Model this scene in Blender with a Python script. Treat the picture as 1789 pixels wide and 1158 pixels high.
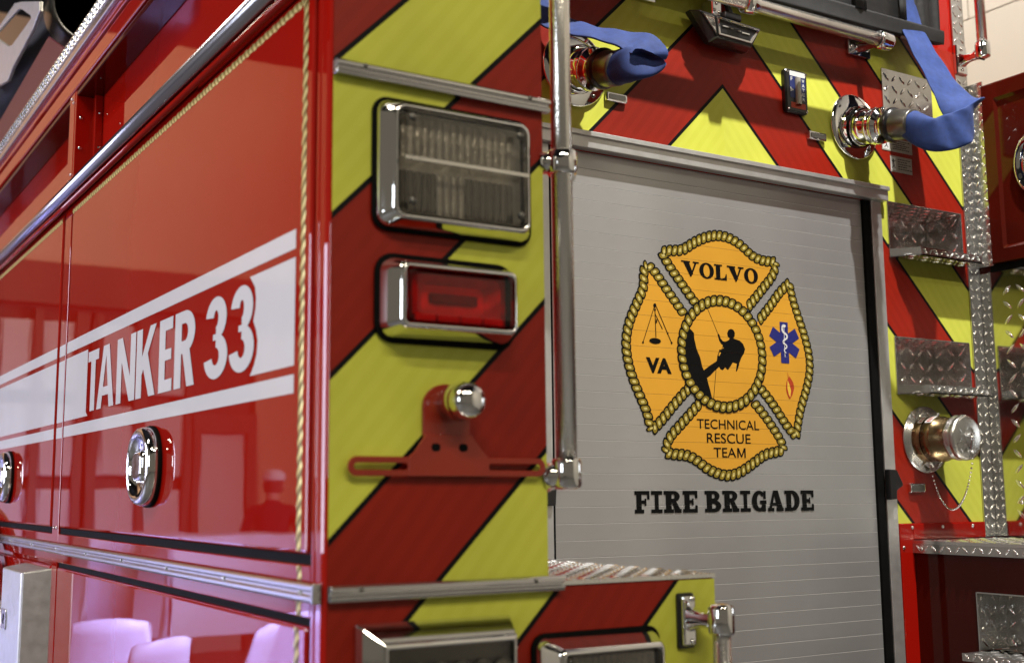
import bpy, bmesh, math, random
from mathutils import Vector, Matrix
random.seed(7)
for o in list(bpy.data.objects): bpy.data.objects.remove(o, do_unlink=True)
SC = bpy.context.scene
COL = SC.collection

# ------------------------------------------------------------------ camera
cd = bpy.data.cameras.new('camera'); cam = bpy.data.objects.new('camera', cd); COL.objects.link(cam)
_R = Vector((0.86076421, -0.50898518, -0.00436559)); _U = Vector((-0.06780479, -0.12315913, 0.99006785)); _F = Vector((0.50446752, 0.85191896, 0.1405226))
M = Matrix.Identity(4)
for i in range(3):
    M[i][0] = _R[i]; M[i][1] = _U[i]; M[i][2] = -_F[i]
M.translation = Vector((-0.62754, -1.417, 1.55))
cam.matrix_world = M
cd.sensor_width = 36; cd.lens = 2064.3 / 1789 * 36
cd.shift_x = 80.4 / 1789; cd.shift_y = -11.65 / 1789
cd.clip_start = 0.05; cd.clip_end = 200
cd.dof.use_dof = True; cd.dof.focus_distance = 2.62; cd.dof.aperture_fstop = 3.6
SC.camera = cam

# ------------------------------------------------------------------ world, lamps, exposure
w = bpy.data.worlds.new('World'); SC.world = w; w.use_nodes = True
bg = w.node_tree.nodes['Background']; bg.inputs[0].default_value = (1.0, 0.87, 0.68, 1); bg.inputs[1].default_value = 0.14
SC.view_settings.view_transform = 'Standard'; SC.view_settings.look = 'None'
SC.view_settings.exposure = 0.0; SC.view_settings.gamma = 1.0; SC.view_settings.use_curve_mapping = False
SC.render.resolution_x = 1024; SC.render.resolution_y = 662

def lamp(kind, name, loc, energy, color, target=None, **kw):
    d = bpy.data.lights.new(name, kind); d.energy = energy; d.color = color
    for k, v in kw.items(): setattr(d, k, v)
    o = bpy.data.objects.new(name, d); COL.objects.link(o); o.location = loc
    if target: o.rotation_euler = (Vector(target) - Vector(loc)).to_track_quat('-Z', 'Y').to_euler()
    return o
# bay lamp high behind the truck: steep light into the recess, hard shadows
lamp('SPOT', 'bay_lamp', (1.45, -0.85, 5.20), 950, (1.0, 0.97, 0.93), (1.25, 0.536, 2.3), spot_size=math.radians(60), spot_blend=0.6, shadow_soft_size=0.035)
# strip lamps on the hall ceiling (seen as highlights in chrome and trim)
for lx, ly, en in ((-2.2, -4.2, 160), (0.6, -5.6, 190), (-3.8, 0.4, 170), (2.7, 2.2, 330)):  # the last one is added to brighten the right wall
    lamp('AREA', 'ceiling_strip_lamp', (lx, ly, 6.2), en, (1.0, 0.89, 0.70), (lx, ly, 0), shape='RECTANGLE', size=2.4, size_y=0.35)
# warm fill lamps added to brighten the far wall
for lx in (-4.2, -1.9):
    lamp('AREA', 'far_wall_fill', (lx, 8.0, 6.4), 40, (1.0, 0.80, 0.62), (lx, 10.2, 4.4), shape='RECTANGLE', size=1.8, size_y=0.25)
# daylight from the open bay door on the left
lamp('AREA', 'bay_door_daylight', (-6.2, 5.4, 2.3), 400, (0.76, 0.78, 1.0), (-1.2, 4.4, 0.9), shape='RECTANGLE', size=4.2, size_y=2.6)
lamp('AREA', 'window_and_fill_light', (-3.4, 2.3, 2.9), 250, (0.40, 0.40, 1.0), (-1.7, 5.2, 0.5), shape='RECTANGLE', size=1.6, size_y=1.2, spread=math.radians(75))  # blue fill lamp added to brighten the chairs
lamp('AREA', 'window_and_fill_light', (-5.2, -1.6, 2.4), 52, (0.86, 0.92, 1.0), (0.2, 0.0, 1.9), shape='RECTANGLE', size=0.9, size_y=1.5)  # the window behind on the left

# ------------------------------------------------------------------ materials
MATS = {}
def mat(name, col, rough=0.4, metal=0.0, coat=0.0, coat_rough=0.03, spec=0.5, trans=0.0, ior=1.45, var=0.0, vscale=8.0, bump=0.0, bscale=40.0, bdist=0.002, aniso=0.0, rvar=0.0, sheen=0.0, emit=0):
    m = bpy.data.materials.new(name); m.use_nodes = True
    nt = m.node_tree; b = nt.nodes['Principled BSDF']; I = b.inputs
    I['Base Color'].default_value = (*col, 1); I['Roughness'].default_value = rough; I['Metallic'].default_value = metal
    I['Coat Weight'].default_value = coat; I['Coat Roughness'].default_value = coat_rough
    I['Specular IOR Level'].default_value = spec; I['Transmission Weight'].default_value = trans; I['IOR'].default_value = ior
    I['Anisotropic'].default_value = aniso; I['Sheen Weight'].default_value = sheen
    if emit: I['Emission Color'].default_value = (*col, 1); I['Emission Strength'].default_value = emit
    tc = nt.nodes.new('ShaderNodeTexCoord')
    def noise(sc, det=4):
        n = nt.nodes.new('ShaderNodeTexNoise'); n.inputs['Scale'].default_value = sc; n.inputs['Detail'].default_value = det
        nt.links.new(tc.outputs['Object'], n.inputs['Vector']); return n
    if var:
        n = noise(vscale, 6); r = nt.nodes.new('ShaderNodeValToRGB')
        r.color_ramp.elements[0].position = 0.3; r.color_ramp.elements[1].position = 0.7
        r.color_ramp.elements[0].color = (*[c * (1 - var) for c in col], 1); r.color_ramp.elements[1].color = (*[min(1, c * (1 + var)) for c in col], 1)
        nt.links.new(n.outputs['Fac'], r.inputs[0]); nt.links.new(r.outputs[0], I['Base Color'])
    if rvar:
        n = noise(vscale * 1.7, 6); mr = nt.nodes.new('ShaderNodeMapRange')
        mr.inputs['From Min'].default_value = 0.3; mr.inputs['From Max'].default_value = 0.7
        mr.inputs['To Min'].default_value = max(0, rough - rvar); mr.inputs['To Max'].default_value = rough + rvar
        nt.links.new(n.outputs['Fac'], mr.inputs['Value']); nt.links.new(mr.outputs[0], I['Roughness'])
    if bump:
        n = noise(bscale, 3); bp = nt.nodes.new('ShaderNodeBump'); bp.inputs['Strength'].default_value = bump; bp.inputs['Distance'].default_value = bdist
        nt.links.new(n.outputs['Fac'], bp.inputs['Height']); nt.links.new(bp.outputs[0], I['Normal'])
        if coat: nt.links.new(bp.outputs[0], I['Coat Normal'])
    MATS[name] = m; return m

def wave_mat(name, c0, c1, scale, direction=(1, 0, 0), rough=0.4, metal=0.0, coat=0.0, dist=0.5, contrast=(0.3, 0.7), bump=0.0, bdist=0.001, detail=1.0):
    """stripes along an object-space direction, c0 and c1 mixed"""
    m = bpy.data.materials.new(name); m.use_nodes = True; nt = m.node_tree; b = nt.nodes['Principled BSDF']; I = b.inputs
    I['Roughness'].default_value = rough; I['Metallic'].default_value = metal; I['Coat Weight'].default_value = coat; I['Specular IOR Level'].default_value = 0.3
    tc = nt.nodes.new('ShaderNodeTexCoord'); vm = nt.nodes.new('ShaderNodeVectorMath'); vm.operation = 'DOT_PRODUCT'
    vm.inputs[1].default_value = Vector(direction).normalized(); nt.links.new(tc.outputs['Object'], vm.inputs[0])
    cb = nt.nodes.new('ShaderNodeCombineXYZ'); nt.links.new(vm.outputs['Value'], cb.inputs[0])
    n = nt.nodes.new('ShaderNodeTexNoise'); n.inputs['Scale'].default_value = 14; nt.links.new(tc.outputs['Object'], n.inputs['Vector'])
    ad = nt.nodes.new('ShaderNodeVectorMath'); ad.operation = 'MULTIPLY_ADD'
    nt.links.new(n.outputs['Color'], ad.inputs[0]); ad.inputs[1].default_value = (dist / scale,) * 3; nt.links.new(cb.outputs[0], ad.inputs[2])
    wv = nt.nodes.new('ShaderNodeTexWave'); wv.bands_direction = 'X'; wv.inputs['Scale'].default_value = scale; wv.inputs['Detail'].default_value = detail
    nt.links.new(ad.outputs[0], wv.inputs['Vector'])
    r = nt.nodes.new('ShaderNodeValToRGB'); r.color_ramp.elements[0].position = contrast[0]; r.color_ramp.elements[1].position = contrast[1]
    r.color_ramp.elements[0].color = (*c0, 1); r.color_ramp.elements[1].color = (*c1, 1)
    nt.links.new(wv.outputs['Fac'], r.inputs[0])
    n2 = nt.nodes.new('ShaderNodeTexNoise'); n2.inputs['Scale'].default_value = 5.5; n2.inputs['Detail'].default_value = 8; nt.links.new(tc.outputs['Object'], n2.inputs['Vector'])
    mr = nt.nodes.new('ShaderNodeMapRange'); mr.inputs['From Min'].default_value = 0.3; mr.inputs['From Max'].default_value = 0.7; mr.inputs['To Min'].default_value = 0.86; mr.inputs['To Max'].default_value = 1.06; nt.links.new(n2.outputs['Fac'], mr.inputs['Value'])
    mm = nt.nodes.new('ShaderNodeVectorMath'); mm.operation = 'SCALE'; nt.links.new(r.outputs[0], mm.inputs[0]); nt.links.new(mr.outputs[0], mm.inputs['Scale']); nt.links.new(mm.outputs[0], I['Base Color'])
    if bump:
        bp = nt.nodes.new('ShaderNodeBump'); bp.inputs['Strength'].default_value = bump; bp.inputs['Distance'].default_value = bdist
        nt.links.new(wv.outputs['Fac'], bp.inputs['Height']); nt.links.new(bp.outputs[0], I['Normal'])
    MATS[name] = m; return m

mat('red_paint', (0.36, 0.007, 0.003), 0.55, coat=1.0, coat_rough=0.012, spec=0.0, var=0.04, vscale=2, bump=0.06, bscale=1.6, bdist=0.02)
mat('red_paint_shaded', (0.065, 0.006, 0.003), 0.5, coat=0.6, coat_rough=0.06, spec=0.0, var=0.10, vscale=7, bump=0.04, bscale=60, bdist=0.001)  # same red paint; the shade on the right block is put into the colour
wave_mat('yellow_sheeting', (0.645, 0.672, 0.076), (0.668, 0.695, 0.086), 13, (1, 0, -0.8), rough=0.45, dist=0.05)
wave_mat('red_sheeting', (0.275, 0.011, 0.002), (0.30, 0.013, 0.003), 13, (1, 0, -0.8), rough=0.45, dist=0.05)
wave_mat('yellow_sheeting_mirrored', (0.645, 0.672, 0.084), (0.668, 0.695, 0.094), 13, (1, 0, 0.8), rough=0.45, dist=0.05)
wave_mat('red_sheeting_mirrored', (0.30, 0.011, 0.002), (0.325, 0.013, 0.003), 13, (1, 0, 0.8), rough=0.45, dist=0.05)
mat('black_vinyl', (0.005, 0.005, 0.006), 0.5, spec=0.15)
mat('chrome', (0.80, 0.80, 0.80), 0.05, metal=1.0, rvar=0.03, vscale=20)
mat('satin_steel', (0.62, 0.61, 0.58), 0.26, metal=1.0, rvar=0.08, vscale=12, var=0.06)
mat('extrusion', (0.64, 0.635, 0.64), 0.24, metal=1.0)
mat('drip_metal', (0.50, 0.49, 0.58), 0.22, metal=1.0)
mat('aluminium', (0.60, 0.60, 0.59), 0.42, metal=0.75, var=0.05, vscale=30, rvar=0.07, bump=0.05, bscale=300)
mat('shutter_aluminium', (0.46, 0.46, 0.46), 0.38, metal=0.62, var=0.07, vscale=5, rvar=0.05, bump=0.05, bscale=420, bdist=0.0006)
mat('tread_plate_polished', (0.66, 0.65, 0.62), 0.09, metal=1.0, bump=0.06, bscale=20, bdist=0.002)
mat('tread_plate', (0.58, 0.575, 0.555), 0.20, metal=0.9, rvar=0.06, vscale=18, bump=0.10, bscale=26, bdist=0.002)
mat('tread_bar', (0.92, 0.91, 0.88), 0.16, metal=0.9)
mat('tread_plate_bright', (0.78, 0.77, 0.75), 0.24, metal=1.0, rvar=0.07, vscale=18)
mat('rubber', (0.006, 0.006, 0.006), 0.6, spec=0.05, var=0.2, vscale=30)
mat('black_plastic', (0.012, 0.012, 0.013), 0.28, coat=0.2)
mat('reflector', (0.46, 0.45, 0.43), 0.35, metal=0.5, var=0.22, vscale=60, bump=0.6, bscale=140, bdist=0.003)
mat('dark_reflector', (0.10, 0.095, 0.085), 0.25, metal=0.7, var=0.3, vscale=60)
mat('slat_edge', (0.64, 0.64, 0.63), 0.4, metal=0.4)
mat('red_reflector', (0.95, 0.07, 0.03), 0.22, metal=0.2, var=0.3, vscale=50)
mat('white_vinyl', (0.72, 0.72, 0.74), 0.33, coat=0.5, coat_rough=0.05, var=0.03)
wave_mat('gold_leaf', (0.16, 0.10, 0.01), (0.80, 0.68, 0.28), 22, (0, 1, 1.0), rough=0.33, metal=0.35, dist=0.15, contrast=(0.15, 0.75))
wave_mat('gold_leaf_line', (0.28, 0.19, 0.03), (0.78, 0.66, 0.26), 22, (0, 1, -0.6), rough=0.33, metal=0.35, dist=0.15, contrast=(0.1, 0.7))
mat('emblem_orange', (0.67, 0.33, 0.028), 0.42, var=0.04, vscale=12)
mat('emblem_gold', (0.235, 0.165, 0.012), 0.38, var=0.25, vscale=150)
mat('emblem_gold_light', (0.62, 0.53, 0.19), 0.34, var=0.15, vscale=150)
mat('print_black', (0.004, 0.004, 0.004), 0.5, spec=0.12)
mat('print_blue', (0.018, 0.022, 0.17), 0.4)
mat('print_white', (0.72, 0.72, 0.70), 0.4)
mat('print_red', (0.42, 0.045, 0.012), 0.4)
mat('print_flame', (0.78, 0.50, 0.055), 0.4)
mat('label_tan', (0.42, 0.39, 0.33), 0.35, var=0.08, vscale=60)
mat('blue_hose', (0.018, 0.046, 0.190), 0.8, var=0.18, vscale=70, bump=0.35, bscale=650, bdist=0.0006, sheen=0.05)
mat('blue_hose_band', (0.02, 0.03, 0.12), 0.5)
mat('brass', (0.27, 0.195, 0.10), 0.28, metal=1.0, var=0.15, vscale=20, rvar=0.08)
mat('grey_anodised', (0.16, 0.155, 0.14), 0.32, metal=0.8, var=0.1, vscale=30)
mat('cover_vinyl', (0.010, 0.010, 0.011), 0.5, var=0.25, vscale=9, bump=0.35, bscale=22, bdist=0.006)
mat('webbing', (0.016, 0.016, 0.017), 0.65, var=0.2, vscale=60, bump=0.3, bscale=500, bdist=0.0006)
mat('tray_maroon', (0.10, 0.006, 0.016), 0.5, coat=0.15, coat_rough=0.1)
mat('suction_hose', (0.020, 0.022, 0.026), 0.42, var=0.2, vscale=30)
mat('bracket_red', (0.30, 0.022, 0.006), 0.35, coat=0.3, var=0.08)
mat('gauge_blue', (0.02, 0.03, 0.13), 0.35)
mat('gauge_tube', (0.40, 0.38, 0.33), 0.22, metal=0.3)
mat('orange_marker', (0.95, 0.10, 0.03), 0.15, coat=0.5)
mat('block_paint', (0.80, 0.77, 0.70), 0.55, var=0.03, vscale=3, bump=0.15, bscale=120, bdist=0.001)
mat('mortar_paint', (0.62, 0.59, 0.52), 0.7)
mat('concrete', (0.10, 0.10, 0.10), 0.45, var=0.12, vscale=1.5, bump=0.1, bscale=60)
mat('ceiling_dark', (0.010, 0.010, 0.012), 0.8, var=0.3, vscale=2)
mat('wall_cream', (0.62, 0.40, 0.24), 0.7, var=0.06, vscale=0.9)
mat('wall_brown', (0.13, 0.06, 0.035), 0.6, var=0.15, vscale=2)
mat('door_white', (0.56, 0.50, 0.46), 0.5, var=0.03, vscale=2)
mat('cloth_white', (0.62, 0.62, 0.68), 0.8, var=0.04, vscale=3)
mat('plastic_white', (0.80, 0.80, 0.82), 0.4)
mat('skin', (0.45, 0.24, 0.16), 0.5, var=0.06, vscale=12)
mat('shirt_maroon', (0.035, 0.008, 0.014), 0.8, var=0.15, vscale=14)
mat('trousers', (0.02, 0.022, 0.03), 0.8, var=0.15, vscale=14)
mat('cap_white', (0.66, 0.64, 0.62), 0.7)
mat('hair', (0.05, 0.035, 0.025), 0.7)
def lens_mat(name, tint, ior=1.5):
    m = bpy.data.materials.new(name); m.use_nodes = True; nt = m.node_tree; nt.nodes.clear()
    o = nt.nodes.new('ShaderNodeOutputMaterial'); mx = nt.nodes.new('ShaderNodeMixShader'); t = nt.nodes.new('ShaderNodeBsdfTransparent'); g = nt.nodes.new('ShaderNodeBsdfGlossy'); f = nt.nodes.new('ShaderNodeFresnel')
    t.inputs[0].default_value = (*tint, 1); g.inputs['Roughness'].default_value = 0.05; f.inputs[0].default_value = ior
    nt.links.new(f.outputs[0], mx.inputs[0]); nt.links.new(t.outputs[0], mx.inputs[1]); nt.links.new(g.outputs[0], mx.inputs[2]); nt.links.new(mx.outputs[0], o.inputs[0]); MATS[name] = m
lens_mat('clear_lens', (0.90, 0.88, 0.84)); lens_mat('red_lens', (0.95, 0.10, 0.06))
def knurl(name, base):
    m = mat(name, base, 0.24, metal=1.0); nt = m.node_tree; b = nt.nodes['Principled BSDF']
    tc = nt.nodes.new('ShaderNodeTexCoord'); v = nt.nodes.new('ShaderNodeTexVoronoi'); v.inputs['Scale'].default_value = 420
    nt.links.new(tc.outputs['Object'], v.inputs['Vector']); bp = nt.nodes.new('ShaderNodeBump'); bp.inputs['Strength'].default_value = 0.35; bp.inputs['Distance'].default_value = 0.0006
    nt.links.new(v.outputs['Distance'], bp.inputs['Height']); nt.links.new(bp.outputs[0], b.inputs['Normal'])
knurl('knurled_steel', (0.86, 0.84, 0.80))

# ------------------------------------------------------------------ mesh helpers
class MB:
    def __init__(s): s.v = []; s.f = []; s.m = []; s.sm = []
    def face(s, pts, mi=0, smooth=False):
        n = len(s.v); s.v += [tuple(p) for p in pts]; s.f.append(tuple(range(n, n + len(pts)))); s.m.append(mi); s.sm.append(smooth)
    def grid(s, rows, mi=0, smooth=True, closed_u=False, closed_v=False):
        """rows: list of equal-length point lists"""
        n = len(s.v); R = len(rows); C = len(rows[0])
        for r in rows: s.v += [tuple(p) for p in r]
        for i in range(R if closed_v else R - 1):
            for j in range(C if closed_u else C - 1):
                a = n + i * C + j; b = n + i * C + (j + 1) % C; c = n + ((i + 1) % R) * C + (j + 1) % C; d = n + ((i + 1) % R) * C + j
                s.f.append((a, b, c, d)); s.m.append(mi); s.sm.append(smooth)
    def box(s, x0, x1, y0, y1, z0, z1, mi=0):
        n = len(s.v); s.v += [(x0, y0, z0), (x1, y0, z0), (x1, y1, z0), (x0, y1, z0), (x0, y0, z1), (x1, y0, z1), (x1, y1, z1), (x0, y1, z1)]
        for q in ((0, 3, 2, 1), (4, 5, 6, 7), (0, 1, 5, 4), (1, 2, 6, 5), (2, 3, 7, 6), (3, 0, 4, 7)):
            s.f.append(tuple(n + k for k in q)); s.m.append(mi); s.sm.append(False)
        return s
    def lathe(s, o, d, prof, n=32, mi=0, smooth=True, wob=None):
        o = Vector(o); d = Vector(d).normalized(); a = d.orthogonal().normalized()
        if abs(d.z) < 0.9: a = (Vector((0, 0, 1)) - d * d.z).normalized()
        b = d.cross(a)
        rows = []
        for t, r in prof:
            rows.append([o + d * t + (a * math.cos(2 * math.pi * k / n) + b * math.sin(2 * math.pi * k / n)) * (r * (wob(k, n) if wob else 1)) for k in range(n)])
        s.grid(rows, mi, smooth, closed_u=True); return s
    def tube(s, pts, r, n=12, mi=0, caps=True):
        pts = [Vector(p) for p in pts]; rows = []; up = None
        for i, p in enumerate(pts):
            t = (pts[min(i + 1, len(pts) - 1)] - pts[max(i - 1, 0)]).normalized()
            if up is None: up = t.orthogonal().normalized()
            up = (up - t * up.dot(t)).normalized(); b = t.cross(up); rr = r[i] if isinstance(r, (list, tuple)) else r
            rows.append([p + (up * math.cos(2 * math.pi * k / n) + b * math.sin(2 * math.pi * k / n)) * rr for k in range(n)])
        s.grid(rows, mi, True, closed_u=True)
        if caps: s.face(rows[0][::-1], mi); s.face(rows[-1], mi)
        return s
    def prism(s, loop_a, loop_b, mi=0, smooth=False, cap_a=True, cap_b=True):
        s.grid([list(loop_a), list(loop_b)], mi, smooth, closed_u=True)
        if cap_a: s.face(list(loop_a)[::-1], mi)
        if cap_b: s.face(list(loop_b), mi)
        return s
    def loft(s, loops, mi=0, smooth=True, cap_a=False, cap_b=False):
        s.grid([list(l) for l in loops], mi, smooth, closed_u=True)
        if cap_a: s.face(list(loops[0])[::-1], mi)
        if cap_b: s.face(list(loops[-1]), mi)
        return s
    def build(s, name, mats, parent=None, bevel=0.0, seg=2, autosmooth=False, stuff=False, fix=True):
        me = bpy.data.meshes.new(name); me.from_pydata(s.v, [], s.f)
        if isinstance(mats, str): mats = [mats]
        if mats[0].startswith('tread_plate'): mats = [mats[0], 'tread_bar']
        for k in mats: me.materials.append(MATS[k])
        me.polygons.foreach_set('material_index', s.m); me.polygons.foreach_set('use_smooth', s.sm)
        if fix:
            bm = bmesh.new(); bm.from_mesh(me); bmesh.ops.remove_doubles(bm, verts=bm.verts, dist=1e-6); bmesh.ops.recalc_face_normals(bm, faces=bm.faces); bm.to_mesh(me); bm.free()
        me.update()
        o = bpy.data.objects.new(name, me); COL.objects.link(o)
        if parent: o.parent = parent
        if bevel:
            md = o.modifiers.new('bevel', 'BEVEL'); md.width = bevel; md.segments = seg; md.limit_method = 'ANGLE'; md.angle_limit = math.radians(40); md.harden_normals = False
        if stuff: o['kind'] = 'stuff'
        return o
def tag(o, label, cat, group=None):
    o['label'] = label; o['category'] = cat
    if group: o['group'] = group
    return o
def struct(o): o['kind'] = 'structure'; return o
def empty(name, loc=(0, 0, 0), parent=None):
    o = bpy.data.objects.new(name, None); COL.objects.link(o); o.location = loc; o.empty_display_size = 0.1
    if parent: o.parent = parent
    return o
def rr(w, h, r, n=6, cx=0, cz=0):
    """rounded rectangle loop, counter-clockwise"""
    out = []; r = min(r, w / 2 - 1e-5, h / 2 - 1e-5)
    for qx, qz, a0 in ((1, 1, 0), (-1, 1, 90), (-1, -1, 180), (1, -1, 270)):
        for k in range(n + 1):
            a = math.radians(a0 + 90 * k / n); out.append((cx + qx * (w / 2 - r) + r * math.cos(a), cz + qz * (h / 2 - r) + r * math.sin(a)))
    return out
XZ = lambda y: (lambda p: (p[0], y, p[1]))
def xz(loop, y): return [(p[0], y, p[1]) for p in loop]
def yz(loop, x): return [(x, p[0], p[1]) for p in loop]
def clip(poly, a, b, c):
    """keep a*x+b*z<=c"""
    out = []
    for i in range(len(poly)):
        p, q = poly[i], poly[(i + 1) % len(poly)]; dp = a * p[0] + b * p[1] - c; dq = a * q[0] + b * q[1] - c
        if dp <= 0: out.append(p)
        if dp * dq < 0:
            t = dp / (dp - dq); out.append((p[0] + (q[0] - p[0]) * t, p[1] + (q[1] - p[1]) * t))
    return out
def diamond_plate(mb, o, u, v, wu, wv, pitch=0.034, L=0.030, W=0.0075, H=0.0034, mi=1, phase=0.5):
    """raised lozenges over the rectangle o + [0,wu]u + [0,wv]v"""
    o = Vector(o); u = Vector(u).normalized(); v = Vector(v).normalized(); n = u.cross(v)
    nu = int(wu / pitch) + 2; nv = int(wv / pitch) + 2
    for i in range(nu):
        for j in range(nv):
            cu = (i + phase) * pitch; cv = (j + phase) * pitch
            if (i + j) % 2: d = (u + v).normalized()
            else: d = (u - v).normalized()
            e = n.cross(d); lu = L / 2 * 0.72
            if cu < lu or cu > wu - lu or cv < lu or cv > wv - lu: continue
            c = o + u * cu + v * cv; a = L / 2; b = W / 2
            base = [c + d * a, c + d * a * 0.5 + e * b * 0.85, c + e * b, c - d * a * 0.5 + e * b * 0.85, c - d * a, c - d * a * 0.5 - e * b * 0.85, c - e * b, c + d * a * 0.5 - e * b * 0.85]
            t0 = c + d * a * 0.55 + n * H * 0.9; t1 = c - d * a * 0.55 + n * H * 0.9; tc = c + n * H
            k = len(mb.v); mb.v += [tuple(p) for p in base] + [tuple(t0), tuple(tc), tuple(t1)]
            for f in ((0, 1, 8), (1, 2, 9, 8), (2, 3, 10, 9), (3, 4, 10), (4, 5, 10), (5, 6, 9, 10), (6, 7, 8, 9), (7, 0, 8)):
                mb.f.append(tuple(k + q for q in f)); mb.m.append(mi); mb.sm.append(True)

# ------------------------------------------------------------------ flat print (lettering, emblem)
class Print:
    """polygons on a plane; every polygon lies a hair above the one before"""
    def __init__(s, to3, step=2.0e-5, start=0.0): s.to3 = to3; s.h = start; s.step = step; s.mb = MB()
    def poly(s, pts, mi=0):
        s.h += s.step; s.mb.face([s.to3(p[0], p[1], s.h) for p in pts], mi)
    def ring(s, outer, inner, mi=0, closed=True):
        s.h += s.step; a = [s.to3(p[0], p[1], s.h) for p in outer]; b = [s.to3(p[0], p[1], s.h) for p in inner]
        s.mb.grid([a, b], mi, False, closed_u=closed)
    def line(s, p, q, w, mi=0):
        d = Vector((q[0] - p[0], q[1] - p[1])).normalized() * (w / 2)
        s.poly([(p[0] - d.y, p[1] + d.x), (q[0] - d.y, q[1] + d.x), (q[0] + d.y, q[1] - d.x), (p[0] + d.y, p[1] - d.x)], mi)
    def disc(s, c, rx, rz=None, mi=0, n=24):
        rz = rz or rx; s.poly([(c[0] + rx * math.cos(2 * math.pi * k / n), c[1] + rz * math.sin(2 * math.pi * k / n)) for k in range(n)], mi)
def arc(cx, cz, rx, rz, a0, a1, n=14):
    return [(cx + rx * math.cos(math.radians(a0 + (a1 - a0) * k / n)), cz + rz * math.sin(math.radians(a0 + (a1 - a0) * k / n))) for k in range(n + 1)]

def glyph(ch, sx, sy):
    """bold condensed sans in the unit square: list of ('p', pts) or ('r', outer, inner, closed)"""
    P = []; R = lambda a, b, c, d: P.append(('p', [(a, b), (c, b), (c, d), (a, d)]))
    if ch == 'T': R(0, 1 - sy, 1, 1); R(.5 - sx / 2, 0, .5 + sx / 2, 1 - sy)
    elif ch == 'A':
        P.append(('p', [(0, 0), (sx, 0), (.5 + sx * .16, 1), (.5 - sx * .62, 1)])); P.append(('p', [(1, 0), (1 - sx, 0), (.5 - sx * .16, 1), (.5 + sx * .62, 1)])); R(.2, .2, .8, .2 + sy * .8)
    elif ch == 'N': R(0, 0, sx, 1); R(1 - sx, 0, 1, 1); P.append(('p', [(0, 1), (sx * 1.05, 1), (1, 0), (1 - sx * 1.05, 0)]))
    elif ch == 'K': R(0, 0, sx, 1); P.append(('p', [(sx * .9, .30), (sx * .9, .56), (1 - sx, 1), (1, 1)])); P.append(('p', [(.30, .52), (.30 + sx * .9, .66), (1, 0), (1 - sx * 1.05, 0)]))
    elif ch == 'E': R(0, 0, sx, 1); R(sx, 1 - sy, 1, 1); R(sx, .5 - sy * .45, .92, .5 + sy * .45); R(sx, 0, 1, sy)
    elif ch == 'R':
        R(0, 0, sx, 1); o = [(sx, 1)] + arc(.50, .72, .50, .28, 90, -90) + [(sx, .44)]; i = [(sx, 1 - sy)] + arc(.50, .72, .50 - sx, .28 - sy, 90, -90) + [(sx, .44 + sy)]
        P.append(('r', o, i, False)); P.append(('p', [(.40, .46), (.40 + sx, .50), (1, 0), (1 - sx * 1.05, 0)]))
    elif ch == '3':
        P.append(('r', arc(.48, .735, .46, .265, 172, -88, 20), arc(.48, .735, .46 - sx, .265 - sy, 172, -88, 20), False))
        P.append(('r', arc(.48, .272, .52, .272, 88, -172, 20), arc(.48, .272, .52 - sx, .272 - sy, 88, -172, 20), False))
        R(.36, .47, .56, .545)
    return P
def slab(ch):
    """heavy slab-serif capitals in the unit square"""
    P = []; R = lambda a, b, c, d: P.append(('p', [(a, b), (c, b), (c, d), (a, d)])); t = .17; s = .34
    def stem(x, serif=.12): R(x, 0, x + s, 1); R(max(0, x - serif), 0, x + s + serif, t); R(max(0, x - serif), 1 - t, x + s + serif, 1)
    if ch == 'I': stem(.33, .33)
    elif ch == 'F': R(.12, 0, .46, 1); R(0, 0, .62, t); R(0, 1 - t, 1, 1); R(.84, .62, 1, 1); R(.46, .42, .76, .58); R(.66, .34, .78, .66)
    elif ch == 'E': R(.12, 0, .46, 1); R(0, 0, 1, t); R(0, 1 - t, 1, 1); R(.84, .66, 1, 1); R(.84, 0, 1, .34); R(.46, .42, .72, .58); R(.62, .35, .73, .65)
    elif ch in 'BR':
        R(.12, 0, .44, 1); R(0, 1 - t, .5, 1); R(0, 0, .5 if ch == 'B' else .56, t)
        P.append(('r', [(.44, 1)] + arc(.55, .75, .36, .25, 90, -90) + [(.44, .5)], [(.44, 1 - t)] + arc(.52, .75, .10, .25 - t * .85, 90, -90) + [(.44, .5 + t * .85)], False))
        if ch == 'B': P.append(('r', [(.44, .56)] + arc(.58, .28, .42, .28, 90, -90) + [(.44, 0)], [(.44, .56 - t)] + arc(.55, .28, .13, .28 - t, 90, -90) + [(.44, t)], False))
        else: P.append(('p', [(.44, .52), (.70, .52), (.92, t), (.60, t)])); R(.60, 0, 1, t)
    elif ch == 'D':
        R(.12, 0, .44, 1); R(0, 1 - t, .5, 1); R(0, 0, .5, t)
        P.append(('r', [(.44, 1)] + arc(.50, .5, .50, .5, 90, -90) + [(.44, 0)], [(.44, 1 - t)] + arc(.48, .5, .19, .5 - t, 90, -90) + [(.44, t)], False))
    elif ch == 'G':
        P.append(('r', arc(.5, .5, .5, .5, 38, 318, 22), arc(.54, .5, .19, .33, 38, 318, 22), False)); R(.56, .36, 1, .53); R(.68, 0, .95, .40); R(.80, .60, .97, .98)
    elif ch == 'A':
        P.append(('p', [(.08, t), (.26, t), (.52, 1), (.36, 1)])); P.append(('p', [(.60, t), (.95, t), (.66, 1), (.36, 1)])); R(.28, .27, .66, .41); R(0, 0, .40, t); R(.54, 0, 1, t)
    return P
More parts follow.
